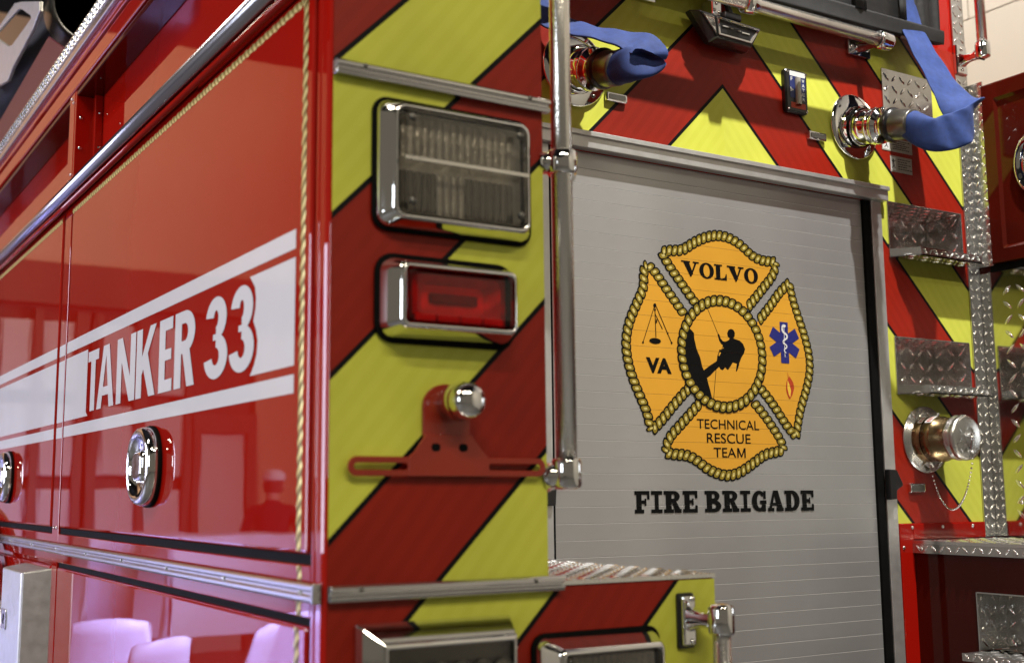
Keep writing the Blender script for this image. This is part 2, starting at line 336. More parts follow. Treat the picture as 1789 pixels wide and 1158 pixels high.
def serif(ch):
    P = []; R = lambda a, b, c, d: P.append(('p', [(a, b), (c, b), (c, d), (a, d)])); t = .09
    if ch == 'V':
        P.append(('p', [(.08, 1), (.42, 1), (.66, .18), (.50, 0)])); P.append(('p', [(.78, 1), (.90, 1), (.56, 0), (.48, 0)])); R(0, 1 - t, .50, 1); R(.66, 1 - t, 1, 1)
    elif ch == 'O': P.append(('r', arc(.5, .5, .5, .52, 0, 360, 30), arc(.5, .5, .22, .42, 0, 360, 30), True))
    elif ch == 'L': R(.14, 0, .48, 1); R(0, 1 - t, .64, 1); R(0, 0, 1, t); P.append(('p', [(.62, t), (1, t), (1, .42), (.93, .42), (.84, .18)]))
    return P
def put(pr, parts, u0, u1, v0, v1, mi=0, shear=0.0):
    f = lambda p: (u0 + (u1 - u0) * p[0], v0 + (v1 - v0) * p[1] + shear * p[0])
    for q in parts:
        if q[0] == 'p': pr.poly([f(p) for p in q[1]], mi)
        else: pr.ring([f(p) for p in q[1]], [f(p) for p in q[2]], mi, q[3])
def font_text(txt, height, width, bold=0.0):
    """flat letters from the built-in font, scaled to a box; returns list of triangles/polys in 2-D"""
    cu = bpy.data.curves.new('t', 'FONT'); cu.body = txt; cu.offset = bold; cu.fill_mode = 'FRONT'; cu.resolution_u = 4
    o = bpy.data.objects.new('t', cu); COL.objects.link(o); dg = bpy.context.evaluated_depsgraph_get(); dg.update()
    me = bpy.data.meshes.new_from_object(o.evaluated_get(dg)); vs = [v.co.copy() for v in me.vertices]
    x0 = min(v.x for v in vs); x1 = max(v.x for v in vs); y0 = min(v.y for v in vs); y1 = max(v.y for v in vs)
    P = [[((vs[i].x - x0) / (x1 - x0) * width, (vs[i].y - y0) / (y1 - y0) * height) for i in p.vertices] for p in me.polygons]
    bpy.data.objects.remove(o); bpy.data.curves.remove(cu); bpy.data.meshes.remove(me)
    return P
def put_text(pr, txt, u0, u1, v0, v1, bold=0.0, mi=0):
    pr.h += pr.step
    for p in font_text(txt, v1 - v0, u1 - u0, bold): pr.mb.face([pr.to3(u0 + q[0], v0 + q[1], pr.h) for q in p], mi)

# ------------------------------------------------------------------ the hall round the truck
mb = MB(); mb.box(-9, 3.6, -9, 10.6, -0.15, 0); struct(mb.build('floor', 'concrete'))
mb = MB(); mb.box(-9, 3.6, -9, 10.6, 6.9, 7.0); struct(mb.build('ceiling', 'ceiling_dark'))
# right-hand wall of painted blocks (top right of the picture)
mb = MB(); mb.box(3.46, 3.7, -9, 10.6, 0, 7); wr = struct(mb.build('wall_right', 'mortar_paint'))
bl = MB(); bl.box(3.45, 3.465, -0.302, 0.302, -0.148, 0.148); blk = bl.build('block', 'block_paint', wr, bevel=0.002, seg=1)
first = True
for r in range(9, 14):
    for k in range(-1, 7):
        b_ = blk if first else blk.copy()
        if not first: COL.objects.link(b_)
        b_.location = (0, -0.35 + k * 0.607 + (0.30 if r % 2 else 0), 0.115 + r * 0.302 + 0.148); b_.parent = wr; first = False
# far end wall, seen only mirrored in the red doors: cream above, glazed bay doors between dark posts below
mb = MB(); mb.box(-9, 3.46, 10.2, 10.4, 3.75, 6.15, 0); mb.box(-9, 3.46, 10.22, 10.4, 6.15, 6.9, 1); mb.box(-9, -6.2, 10.2, 10.4, 0, 3.75, 0); struct(mb.build('wall_far', ['wall_cream', 'ceiling_dark']))
mb = MB(); mb.box(-6.2, 3.46, 10.15, 10.4, 3.35, 3.75); mb.box(-6.2, 3.46, 10.34, 10.4, 0, 3.35); struct(mb.build('wall_far_lintel', 'wall_brown'))
for k, (x0, x1) in enumerate(((-1.95, -0.4), (-3.02, -2.1))):
    bd = empty('bay_door', ((x0 + x1) / 2, 10.3, 0)); tag(bd, ('wide pale bay door mirrored in the red side' if k == 0 else 'narrow pale bay door mirrored beside the oval handle'), 'door', 'bay doors in the far wall')
    n = 4 if k == 0 else 2; cw = (x1 - x0) / n
    for i in range(n):
        for j in range(4):
            m_ = MB(); m_.box(x0 + i * cw + 0.05 - bd.location.x, x0 + (i + 1) * cw - 0.05 - bd.location.x, -0.06, 0.02, 0.12 + j * 0.8, 0.12 + j * 0.8 + 0.68); m_.build('pane', 'door_white', bd, bevel=0.02)
    m_ = MB()
    for i in range(n + 1): m_.box(x0 + i * cw - 0.045 - bd.location.x, x0 + i * cw + 0.045 - bd.location.x, -0.10, 0.0, 0, 3.3)
    m_.build('door_frame', 'wall_brown', bd)
dr = empty('entrance_door', (-3.4, 10.3, 0)); tag(dr, 'white entrance door with a window, mirrored beside the man in the cap', 'door')
m_ = MB(); m_.box(-0.24, 0.24, -0.09, 0.02, 0.0, 2.15); m_.build('door_leaf', 'door_white', dr, bevel=0.01)
m_ = MB(); m_.box(-0.34, -0.25, -0.13, 0.02, 0, 2.35); m_.box(0.25, 0.34, -0.13, 0.02, 0, 2.35); m_.box(-0.25, 0.25, -0.13, 0.02, 2.16, 2.35); m_.build('door_frame', 'wall_brown', dr)
m_ = MB(); m_.box(-4.75, -3.75, 10.26, 10.335, 0.0, 3.2); tag(m_.build('wall_panel', 'wall_cream'), 'plain cream wall panel mirrored behind the man in the cap', 'panel')
# unseen block added over the rear corner to shade the column
dq = MB(); dp = [(.10, -.60), (1.02, -.60), (1.02, -.33), (.80, -.06), (.10, -.06)]; dq.prism([(*p, 3.02) for p in dp], [(*p, 3.30) for p in dp]); dq = dq.build('column_shade_block', 'ceiling_dark', None, bevel=0.02); struct(dq)

# tables and chairs mirrored low in the red side
def table(loc, sx, sy, label):
    t = empty('table', loc); tag(t, label, 'table', 'white tables mirrored in the side')
    c = MB(); rows = []
    for z, g in ((1.22, 0.0), (1.217, 0.012), (1.20, 0.016), (0.9, 0.03), (0.45, 0.045)):
        loop = rr(sx + 2 * g, sy + 2 * g, 0.05, 6); wv = 0.0 if z > 1.1 else (1.2 - z) * 0.06
        rows.append([(p[0] * (1 + wv * math.sin(k * 1.9)), p[1] * (1 + wv * math.cos(k * 2.3)), z) for k, p in enumerate(loop)])
    c.loft(rows, cap_a=True); c.build('tablecloth', 'cloth_white', t)
    for qx in (-1, 1):
        for qy in (-1, 1):
            l = MB(); l.tube([(qx * (sx / 2 - .08), qy * (sy / 2 - .08), 0), (qx * (sx / 2 - .1), qy * (sy / 2 - .1), 1.20)], 0.016, 8); l.build('leg', 'satin_steel', t)
    return t
table((-2.9, 8.2, 0), 1.5, 0.75, 'tall white-draped table mirrored left of the man in the cap')
table((-2.15, 9.0, 0), 0.8, 0.6, 'tall white-draped table mirrored below the round handle')
def chair(loc, rz, label):
    t = empty('chair', loc); t.rotation_euler = (0, 0, rz); tag(t, label, 'chair', 'white chairs mirrored in the side')
    m_ = MB(); m_.loft([[(p[0], p[1], z) for p in rr(0.44 * s_, 0.44 * s_, 0.08)] for z, s_ in ((0.43, 1), (0.452, 1.02), (0.46, 0.98), (0.448, 0.8))], cap_a=True, cap_b=True); m_.build('seat', 'plastic_white', t)
    m_ = MB(); rows = []
    for k in range(9):
        z = 0.46 + 0.42 * k / 8; y = 0.20 + 0.11 * (k / 8) ** 1.3; hw = 0.20 + 0.025 * math.sin(k / 8 * math.pi)
        rows.append([(hw * a, y + 0.05 * (1 - a * a) , z + (0.03 * (1 - a * a) if k == 8 else 0)) for a in [q / 6 - 1 for q in range(13)]])
    m_.grid(rows); bo = m_.build('backrest', 'plastic_white', t); so = bo.modifiers.new('s', 'SOLIDIFY'); so.thickness = 0.012
    for qx in (-1, 1):
        for qy in (-1, 1):
            l = MB(); l.tube([(qx * 0.23, qy * 0.23, 0), (qx * 0.19, qy * 0.19, 0.44)], [0.014, 0.022], 8); l.build('leg', 'plastic_white', t)
chair((-0.85, 4.3, 0), 2.6, 'white chair mirrored in the lower red door nearest the steel box')
chair((-1.40, 4.6, 0), 2.2, 'white chair mirrored in the middle of the lower red door')
chair((-1.05, 5.3, 0), 3.3, 'white chair mirrored in the lower red door behind two other chairs')
chair((-1.95, 5.1, 0), 3.0, 'white chair mirrored right of centre in the lower red door')
chair((-2.55, 6.2, 0), 2.9, 'white chair mirrored in the lower red door nearest the corner')

# the onlooker mirrored in the side
def person(loc, rz, label):
    me = bpy.data.meshes.new('b'); J = {}
    pts = dict(pelvis=(0, 0, .95), belly=(0, -.01, 1.10), chest=(0, 0, 1.30), neck0=(0, .01, 1.47), neck=(0, .0, 1.53), head=(0, -.02, 1.62), crown=(0, -.01, 1.72),
               ls=(.17, .01, 1.42), le=(.25, .03, 1.13), lw=(.21, -.14, .95), lh=(.20, -.19, .90), rs=(-.17, .01, 1.42), re=(-.26, .02, 1.13), rw=(-.22, -.14, .95), rh=(-.21, -.19, .90),
               lt=(.09, 0, .90), lk=(.11, -.01, .50), la=(.12, .02, .08), lf=(.13, -.14, .04), rt=(-.09, 0, .90), rk=(-.11, -.01, .50), ra=(-.12, .02, .08), rf=(-.13, -.14, .04))
    rad = dict(pelvis=(.15, .11), belly=(.155, .115), chest=(.165, .12), neck0=(.085, .07), neck=(.055, .055), head=(.075, .09), crown=(.055, .065), ls=(.065, .065), le=(.045, .045), lw=(.03, .03), lh=(.035, .02), rs=(.065, .065), re=(.045, .045), rw=(.03, .03), rh=(.035, .02),
               lt=(.085, .09), lk=(.06, .06), la=(.04, .045), lf=(.035, .025), rt=(.085, .09), rk=(.06, .06), ra=(.04, .045), rf=(.035, .025))
    ed = [('pelvis', 'belly'), ('belly', 'chest'), ('chest', 'neck0'), ('neck0', 'neck'), ('neck', 'head'), ('head', 'crown'), ('chest', 'ls'), ('ls', 'le'), ('le', 'lw'), ('lw', 'lh'), ('chest', 'rs'), ('rs', 're'), ('re', 'rw'), ('rw', 'rh'), ('pelvis', 'lt'), ('lt', 'lk'), ('lk', 'la'), ('la', 'lf'), ('pelvis', 'rt'), ('rt', 'rk'), ('rk', 'ra'), ('ra', 'rf')]
    names = list(pts)
    vs = [pts[n] for n in names]; es = [(names.index(a), names.index(b)) for a, b in ed]; rads = [rad[n] for n in names]
    for side, wi in (('l', names.index('lh')), ('r', names.index('rh'))):
        sg = 1 if side == 'l' else -1; hx, hy, hz = pts[side + 'h']
        for k, ln in enumerate((.060, .075, .080, .070)):
            a = len(vs); vs.append((hx + sg * (-.024 + k * .016), hy - .035, hz - .02)); vs.append((hx + sg * (-.026 + k * .017), hy - .035 - ln * .45, hz - .02 - ln * .75)); es += [(wi, a), (a, a + 1)]; rads += [(.010, .010), (.008, .008)]
        a = len(vs); vs.append((hx - sg * .035, hy - .01, hz - .005)); vs.append((hx - sg * .048, hy - .045, hz - .035)); es += [(wi, a), (a, a + 1)]; rads += [(.011, .011), (.009, .009)]
    me.from_pydata(vs, es, []); o = bpy.data.objects.new('b', me); COL.objects.link(o)
    md = o.modifiers.new('k', 'SKIN'); sk = me.skin_vertices[0].data
    for i, r in enumerate(rads): sk[i].radius = r
    sk[0].use_root = True
    o.modifiers.new('u', 'SUBSURF').levels = 2
    dg = bpy.context.evaluated_depsgraph_get(); dg.update(); m2 = bpy.data.meshes.new_from_object(o.evaluated_get(dg)); bpy.data.objects.remove(o)
    root = empty('person', loc); root.rotation_euler = (0, 0, rz); tag(root, label, 'person')
    b = bpy.data.objects.new('body', m2); COL.objects.link(b); b.parent = root; m2.materials.clear()
    for k in ('skin', 'shirt_maroon', 'trousers', 'rubber'): m2.materials.append(MATS[k])
    for p in m2.polygons:
        c = p.center; p.use_smooth = True
        if c.z < 0.11: p.material_index = 3
        elif c.z < 0.98 and abs(c.x) < 0.19 and c.y > -0.125: p.material_index = 2
        elif c.z < 1.50 and c.z > 0.9 and not (abs(c.x) > 0.16 and c.z < 1.20) and c.y > -0.15: p.material_index = 1
        else: p.material_index = 0
    h = MB(); h.lathe((0, -.012, 1.66), (0, 0, 1), [(-.10, .078), (-.05, .088), (0, .092)], 24); h.build('hair', 'hair', root)
    h = MB(); h.lathe((0, -.012, 1.672), (0, .05, 1), [(0, .100), (.03, .101), (.06, .094), (.085, .074), (.10, .045), (.105, .0)], 24)
    rows = [[(.085 * math.sin(a), -.02 - r * math.cos(a) * 1.0, 1.675 - (r - .09) * .25) for a in [math.radians(-62 + 124 * k / 10) for k in range(11)]] for r in (.085, .12, .15, .165)]
    h.grid(rows); c = h.build('cap', 'cap_white', root); c.modifiers.new('s', 'SOLIDIFY').thickness = 0.004
    n = MB(); n.loft([[(x_ * s_, -.098 - d_, 1.60 + z_ * s_ + .02) for x_, z_ in ((-.014, -.022), (.014, -.022), (.008, .028), (-.008, .028))] for s_, d_ in ((1, 0), (.8, .014), (.25, .022))], cap_b=True)
    for q in (-1, 1):
        n.lathe((q * .033, -.094, 1.648), (0, -1, 0), [(0, .012), (.006, .008), (.008, 0)], 10); n.lathe((q * .083, .0, 1.62), (q, 0, 0), [(0, .028), (.012, .022), (.014, 0)], 10)
    n.box(-.024, .024, -.104, -.096, 1.572, 1.578); n.build('face', 'skin', root)
person((-3.30, 8.6, 0), math.radians(205), 'man in a pale cap and dark shirt mirrored in the red door')

# ================================================================== THE FIRE TRUCK
truck = empty('fire_truck'); tag(truck, 'red fire truck with yellow and red chevrons, shutter door and white side lettering', 'fire truck')
px0, px1 = 1.757, 2.042
YD = 0.536; PER = 0.2155; X0 = 1.2195
def part(mbx, name, m, parent=None, **k): return mbx.build(name, m, parent or truck, **k)
def boxpart(name, m, b, parent=None, bevel=0.002, seg=2): q = MB(); q.box(*b); return q.build(name, m, parent or truck, bevel=bevel, seg=seg)
def bolt(parent, c, d, r=0.005, m='chrome', name='bolt'):
    q = MB(); q.lathe(c, d, [(-0.001, r), (r * .25, r), (r * .6, r * .8), (r * .75, 0)], 12); return q.build(name, m, parent)

# ---------------------------------------------------------------- left corner column, rear face
col = boxpart('rear_corner_column', 'red_paint', (0.004, 0.346, 0.003, 0.60, 1.426, 3.0), bevel=0.004)
lowbox = boxpart('rear_step_box', 'red_paint', (0.004, 0.66, 0.003, 0.60, 0.80, 1.418), bevel=0.003)
def stripes(parent, rects, kind, y, prs):
    """diagonal bands clipped to rectangles; kind 'up' = z-x, 'chev' = z+|x-X0|"""
    base = 1.051 if kind == 'up' else 2.4745
    for n in range(-8, 9):
        lo = base + n * PER; hi = lo + PER; red = (n % 2 == 1) if kind == 'up' else (n % 2 == 0)
        halves = [(-1, None)] if kind == 'up' else [(-1, 'l'), (1, 'r')]
        for sg, half in halves:
            pcs = []
            for (x0, x1, z0, z1) in rects:
                p = [(x0, z0), (x1, z0), (x1, z1), (x0, z1)]
                if half == 'l': p = clip(p, 1, 0, X0)
                if half == 'r': p = clip(p, -1, 0, -X0)
                off = 0.0 if kind == 'up' else (-X0 if sg == 1 else X0)
                full = p
                if len(p) > 2: p = clip(p, sg, 1, hi - off)
                if len(p) > 2: p = clip(p, -sg, -1, -(lo - off))
                ent = None
                if len(p) > 2: ent = [p, None]; pcs.append(ent)
                l = full
                if len(l) > 2: l = clip(l, sg, 1, lo - off + 0.0052)
                if len(l) > 2: l = clip(l, -sg, -1, -(lo - off - 0.0052))
                if len(l) > 2:
                    if ent: ent[1] = l
                    else: pcs.append([None, l])
            grp = list(range(len(pcs)))
            def span(e, xb):
                zs_ = [pt[1] for pl in e if pl for pt in pl if abs(pt[0] - xb) < 1e-6]; return (min(zs_), max(zs_)) if len(zs_) > 1 else None
            for a_ in range(len(pcs)):
                for b_ in range(a_):
                    for xb in (1.7335, px0, px1):
                        A_, B_ = span(pcs[a_], xb), span(pcs[b_], xb)
                        if A_ and B_ and min(A_[1], B_[1]) - max(A_[0], B_[0]) > 1e-4:
                            ga_, gb_ = grp[a_], grp[b_]; grp = [gb_ if g == ga_ else g for g in grp]
                    for zb in (2.301,):
                        if pcs[a_][0] and pcs[b_][0] and abs(min(p_[1] for p_ in pcs[a_][0]) - zb) < 1e-6 and abs(max(p_[1] for p_ in pcs[b_][0]) - zb) < 1e-6: pass
            mn = ('red_sheeting' if red else 'yellow_sheeting') + ('_mirrored' if half == 'r' else '')
            for g in sorted(set(grp)):
                q = MB(); mem = [pcs[i] for i in range(len(pcs)) if grp[i] == g]
                for p, l in mem:
                    if p: q.face(xz(p, y), 0)
                    if l: q.face(xz(l, y - 0.0004), 1)
                if any(p for p, l in mem): q.build('reflective_stripe', [mn, 'black_vinyl'], parent, fix=False)
                else: q.build('stripe_edge', [mn, 'black_vinyl'], parent, fix=False)
stripes(col, [(0.004, 0.346, 1.431, 2.9)], 'up', 0.0, None)
stripes(lowbox, [(0.004, 0.658, 0.82, 1.4165)], 'up', 0.0, None)
# edge trims across the column
for z in (2.122, 1.422):
    xe = 0.353 if z > 2 else 0.366
    q = MB(); sec = [(0.0, z - .009), (-.012, z - .010), (-.014, z - .004), (-.009, z - .002), (-.009, z + .001), (-.015, z + .003), (-.015, z + .008), (-.011, z + .011), (0.0, z + .011)]
    if z < 2: sec = [(a, b) for a, b in sec]
    q.prism([(0.0035, a, b) for a, b in sec], [(xe, a, b) for a, b in sec]); t = q.build('trim_strip', 'extrusion', truck, bevel=0.0008, seg=1)
    for x in (0.045, 0.315): bolt(t, (x, -.0148, z + .006), (0, -1, 0), 0.0035, 'grey_anodised', 'screw')
# tread plate on the step box
q = MB(); q.box(0.347, 0.660, 0.0, 0.52, 1.4185, 1.4245); diamond_plate(q, (0.347, 0, 1.4246), (1, 0, 0), (0, 1, 0), 0.313, 0.52, pitch=0.030, L=0.030, W=0.009, H=0.004); part(q, 'tread_plate', 'tread_plate_bright')

# clear warning light, top
def bezel_light(name, cx, cz, bw, bh, fw, fh, depth, rbase, rfront, bezel_mat='chrome'):
    t = empty(name, (0, 0, 0), truck)
    g = MB(); g.prism(xz(rr(bw + .012, bh + .012, rbase + .006, 6, cx, cz), -.0006), xz(rr(bw + .012, bh + .012, rbase + .006, 6, cx, cz), -.006)); g.build('gasket', 'rubber', t, bevel=.002)
    b = MB(); loops = []
    for y, k in ((-.005, 0.0), (-.010, 0.0), (-.45 * depth, .35), (-.85 * depth, .8), (-depth, 1.0)):
        w_ = bw + (fw - bw) * k; h_ = bh + (fh - bh) * k; loops.append(xz(rr(w_, h_, rbase + (rfront - rbase) * k, 6, cx, cz), y))
    loops.append(xz(rr(fw - .010, fh - .010, max(.002, rfront - .005), 6, cx, cz), -depth - .001)); loops.append(xz(rr(fw - .014, fh - .014, max(.002, rfront - .006), 6, cx, cz), -depth + .006))
    b.loft(loops); b.build('bezel', bezel_mat, t, bevel=0)
    return t
L1 = bezel_light('warning_light', 0.191, 1.9985, 0.248, 0.178, 0.218, 0.160, 0.034, 0.018, 0.016)
q = MB(); q.box(0.085, 0.297, -0.012, -0.008, 1.925, 2.072); part(q, 'back_plate', 'reflector', L1)
for r_, (z0, z1) in enumerate(((2.008, 2.066), (1.932, 1.990))):
    for k in range(16):
        x = 0.104 + k * 0.0116
        q = MB(); loop = [(x + .0054 * math.cos(a), -.013 - .0025 * math.sin(a)) for a in [math.pi * i / 6 for i in range(7)]]
        q.grid([[(p[0], p[1], z) for p in loop] for z in (z0, z0 + .01, z1 - .01, z1)]); q.build('reflector_flute', 'reflector' if (r_ == 0 or 4 < k < 9) else 'dark_reflector', L1, fix=False)
q = MB(); q.loft([xz(rr(.206, .148, .012, 5, .191, 1.9985), -.030), xz(rr(.204, .146, .012, 5, .191, 1.9985), -.040), xz(rr(.196, .138, .010, 5, .191, 1.9985), -.043)], cap_a=True, cap_b=True, smooth=False); part(q, 'lens', 'clear_lens', L1)
q = MB(); q.box(0.090, 0.292, -0.0465, -0.0435, 1.9955, 2.0025); part(q, 'lens_divider', 'satin_steel', L1, bevel=.001)
for sx in (.104, .278):
    for sz in (1.940, 2.057): bolt(L1, (sx, -.0435, sz), (0, -1, 0), .0055, 'grey_anodised', 'screw')
# red warning light
L2 = bezel_light('tail_light', 0.178, 1.812, 0.212, 0.112, 0.180, 0.086, 0.046, 0.022, 0.010)
q = MB(); q.box(0.092, 0.264, -0.020, -0.014, 1.773, 1.851); part(q, 'back_plate', 'red_reflector', L2)
q = MB(); q.loft([xz(rr(.10, .040, .010, 5, .178, 1.812), -.021), xz(rr(.14, .062, .012, 5, .178, 1.812), -.034)]); part(q, 'reflector', 'red_reflector', L2)
q = MB(); q.box(0.140, 0.216, -0.026, -0.0205, 1.806, 1.820); part(q, 'lamp_module', 'dark_reflector', L2, bevel=.002)
q = MB(); q.loft([xz(rr(.166, .072, .008, 5, .178, 1.812), -.040), xz(rr(.164, .070, .008, 5, .178, 1.812), -.054), xz(rr(.150, .056, .008, 5, .178, 1.812), -.058)], cap_a=True, cap_b=True, smooth=False); part(q, 'lens', 'red_lens', L2)
for k in range(4):
    q = MB(); q.box(.110 + k * .036, .140 + k * .036, -.0392, -.0355, 1.7785, 1.7890); part(q, 'lens_prism', 'orange_marker', L2)
# lamps at the foot of the picture
def wedge_light(name, x0, x1, ztop, h, depth, inset, m='chrome'):
    t = empty(name, (0, 0, 0), truck); z0 = ztop - h
    A = [(x0, ztop), (x1, ztop), (x1, z0), (x0, z0)]; B = [(x0 + inset, ztop - .022), (x1 - inset, ztop - .022), (x1 - inset, z0 + .022), (x0 + inset, z0 + .022)]
    Cc = [(x0 + inset + .006, ztop - .028), (x1 - inset - .006, ztop - .028), (x1 - inset - .006, z0 + .028), (x0 + inset + .006, z0 + .028)]
    q = MB(); q.loft([xz(A, -.0008), xz(A, -.006), xz(B, -depth), xz(Cc, -depth - .001), xz(Cc, -depth + .02)], smooth=False); q.build('bezel', m, t, bevel=.0022, seg=3)
    q = MB(); q.box(x0 + inset, x1 - inset, -depth + .018, -depth + .022, z0 + .02, ztop - .02); q.build('back_plate', 'dark_reflector', t)
    for k in range(6):
        q = MB(); cx = x0 + inset + .02 + k * (x1 - x0 - 2 * inset - .04) / 5; q.lathe((cx, -depth + .016, ztop - h / 2), (0, -1, 0), [(0, .004), (.006, .010), (.012, .016)], 16); q.build('reflector_cup', 'satin_steel', t)
    q = MB(); q.loft([xz(Cc, -depth + .008), xz(Cc, -depth + .004)], cap_a=True, cap_b=True, smooth=False); q.build('lens', 'clear_lens', t)
    return t
wedge_light('reversing_light', 0.042, 0.277, 1.383, 0.13, 0.052, 0.018)
t = bezel_light('stop_light', 0.428, 1.287, 0.218, 0.122, 0.178, 0.090, 0.046, 0.016, 0.006, 'chrome')
q = MB(); q.box(.345, .511, -.022, -.016, 1.247, 1.327); part(q, 'back_plate', 'dark_reflector', t)
for k in range(14):
    q = MB(); q.box(.352 + k * .0112, .3605 + k * .0112, -.034, -.022, 1.292, 1.322); part(q, 'lens_rib', 'dark_reflector', t)
q = MB(); q.loft([xz(rr(.164, .076, .006, 5, .428, 1.287), -.042), xz(rr(.162, .074, .006, 5, .428, 1.287), -.052)], cap_a=True, cap_b=True, smooth=False); part(q, 'lens', 'clear_lens', t)

# number plate bracket with its chrome lamp
brk = empty('plate_bracket', (0, 0, 0), truck); yb0, yb1 = -.009, -.012
def ringplate(outer, inner, name='slotted_arm'):
    q = MB(); o0, o1, i0, i1 = xz(outer, yb0), xz(outer, yb1), xz(inner, yb0), xz(inner, yb1)
    q.grid([o0, o1, i1, i0], 0, False, closed_u=True, closed_v=True); return q.build(name, 'bracket_red', brk, bevel=.0008, seg=1)
for cx, w_ in ((.0745, .097), (.284, .104)):
    ringplate(rr(w_, .026, .0128, 8, cx, 1.585), rr(w_ - .018, .009, .0044, 8, cx, 1.585))
q = MB(); pl = [(.115, 1.572), (.240, 1.572), (.240, 1.598), (.232, 1.606), (.219, 1.621), (.214, 1.626), (.140, 1.626), (.134, 1.619), (.124, 1.605), (.115, 1.598)]
q.prism(xz(pl, yb0), xz(pl, yb1 - .0004)); q.build('plate', 'bracket_red', brk, bevel=.0008, seg=1)
for cx in (.156, .199):
    q = MB(); q.prism(xz(rr(.014, .011, .005, 5, cx, 1.611), yb1 - .0003), xz(rr(.014, .011, .005, 5, cx, 1.611), yb1 - .0008)); q.build('bolt_hole', 'rubber', brk)
q = MB(); tab = [(.140, 1.6262), (.214, 1.6262)] + arc(.177, 1.668, .037, .030, 0, 180, 16); q.prism(xz(tab, -.002), xz(tab, -.006)); q.build('lamp_tab', 'bracket_red', brk, bevel=.0008, seg=1)
q = MB(); q.box(.140, .214, -.012, -.0035, 1.6235, 1.6285); q.build('fold', 'bracket_red', brk, bevel=.001)
lp = MB(); lp.lathe((.184, -.0062, 1.672), (0, -1, 0), [(0, .022), (.010, .022), (.011, .0255), (.040, .0255), (.052, .024), (.060, .018), (.063, .008), (.0635, 0)], 28); lp.build('plate_lamp', 'chrome', brk)
lp = MB(); lp.lathe((.184, -.030, 1.672), (0, -1, 0), [(0, .0268), (.004, .0274), (.010, .0268)], 28); lp.build('lamp_ring', 'chrome', brk)

# ---------------------------------------------------------------- grab rails
def rail(name, p0, p1, r, ends=(), clamps=(), m='knurled_steel'):
    t = empty(name, (0, 0, 0), truck); q = MB(); q.tube([p0, p1], r, 24); q.build('tube', m, t)
    d = (Vector(p1) - Vector(p0)).normalized()
    for e, s in ends:
        q = MB(); q.lathe(e, d * s, [(-.036, r + .0005), (-.036, r + .0045), (-.032, r + .006), (.002, r + .006), (.006, r + .004), (.0085, r - .004), (.009, 0)], 28); q.build('end_cap', 'chrome', t)
    for c in clamps:
        q = MB(); q.lathe(c, d, [(-.018, r), (-.018, r + .005), (-.015, r + .0075), (.015, r + .0075), (.018, r + .005), (.018, r)], 28); q.build('clamp', 'chrome', t)
    return t
r1 = rail('vertical_grab_rail', (.378, -.004, 1.59), (.378, -.004, 3.0), .0158, ends=[((.378, -.004, 1.562), -1)], clamps=[(.378, -.004, 2.040)])
q = MB(); q.tube([(.378, .0, 2.04), (.346, .012, 2.04)], [.014, .018], 16); part(q, 'standoff', 'chrome', r1)
q = MB(); q.tube([(.376, .0, 1.578), (.346, .014, 1.570)], [.016, .022], 16); part(q, 'standoff', 'chrome', r1)
# rail low on the step box
r2 = rail('short_grab_rail', (.613, -.062, 0.9), (.613, -.062, 1.345), .0135, ends=[((.613, -.062, 1.377), 1)])
q = MB(); q.prism(xz(rr(.032, .082, .004, 4, .594, 1.357), -.0008), xz(rr(.032, .082, .004, 4, .594, 1.357), -.006)); bp_ = part(q, 'base_plate', 'black_plastic', r2, bevel=.0015)
q = MB(); q.prism(xz(rr(.026, .074, .003, 4, .596, 1.357), -.006), xz(rr(.024, .072, .003, 4, .596, 1.357), -.012)); part(q, 'mount', 'chrome', r2, bevel=.002)
q = MB(); q.loft([[(x, -.011 - .05 * k, z) for x, z in rr(.018 + .004 * abs(2 * k - 1), .022 + .016 * (2 * k - 1) ** 2, .006, 4, .598 + .013 * k, 1.360)] for k in (0, .2, .45, .7, 1.0)]); part(q, 'arm', 'chrome', r2)
for z in (1.326, 1.389): bolt(r2, (.600, -.012, z), (0, -1, 0), .0045)
# horizontal rail above the shutter
r3 = rail('horizontal_grab_rail', (.70, .436, 2.636), (1.675, .436, 2.636), .0158, ends=[((1.672, .436, 2.636), 1)], clamps=[(1.215, .436, 2.636)])
for bx in (1.678, .98):
    q = MB(); q.box(bx - .040, bx + .040, YD - .010, YD - .001, 2.630, 2.671); part(q, 'base_plate', 'chrome', r3, bevel=.0025)
    q = MB(); q.loft([[(bx - .004 + x, YD - .009 - .09 * k, 2.651 - .012 * k + z) for x, z in rr(.030 - .012 * math.sin(math.pi * k), .026 - .008 * math.sin(math.pi * k), .008, 4)] for k in (0, .2, .4, .6, .8, 1.0)]); part(q, 'arm', 'chrome', r3)
    for s in (-.028, .028): bolt(r3, (bx + s, YD - .010, 2.651), (0, -1, 0), .005)
r4 = rail('upright_grab_rail', (2.078, .462, 2.69), (2.078, .462, 3.2), .0135, ends=[((2.078, .462, 2.688), -1)])
q = MB(); q.box(2.055, 2.098, YD - .012, YD + .0, 2.655, 2.736); part(q, 'base_plate', 'chrome', r4, bevel=.003)
q = MB(); q.loft([[(2.077 + x, YD - .011 - .06 * k, 2.694 + z) for x, z in rr(.030 - .010 * math.sin(math.pi * k), .036 - .014 * math.sin(math.pi * k), .008, 4)] for k in (0, .2, .4, .6, .8, 1.0)]); part(q, 'arm', 'chrome', r4)
for z in (2.668, 2.724): bolt(r4, (2.076, YD - .012, z), (0, -1, 0), .005)

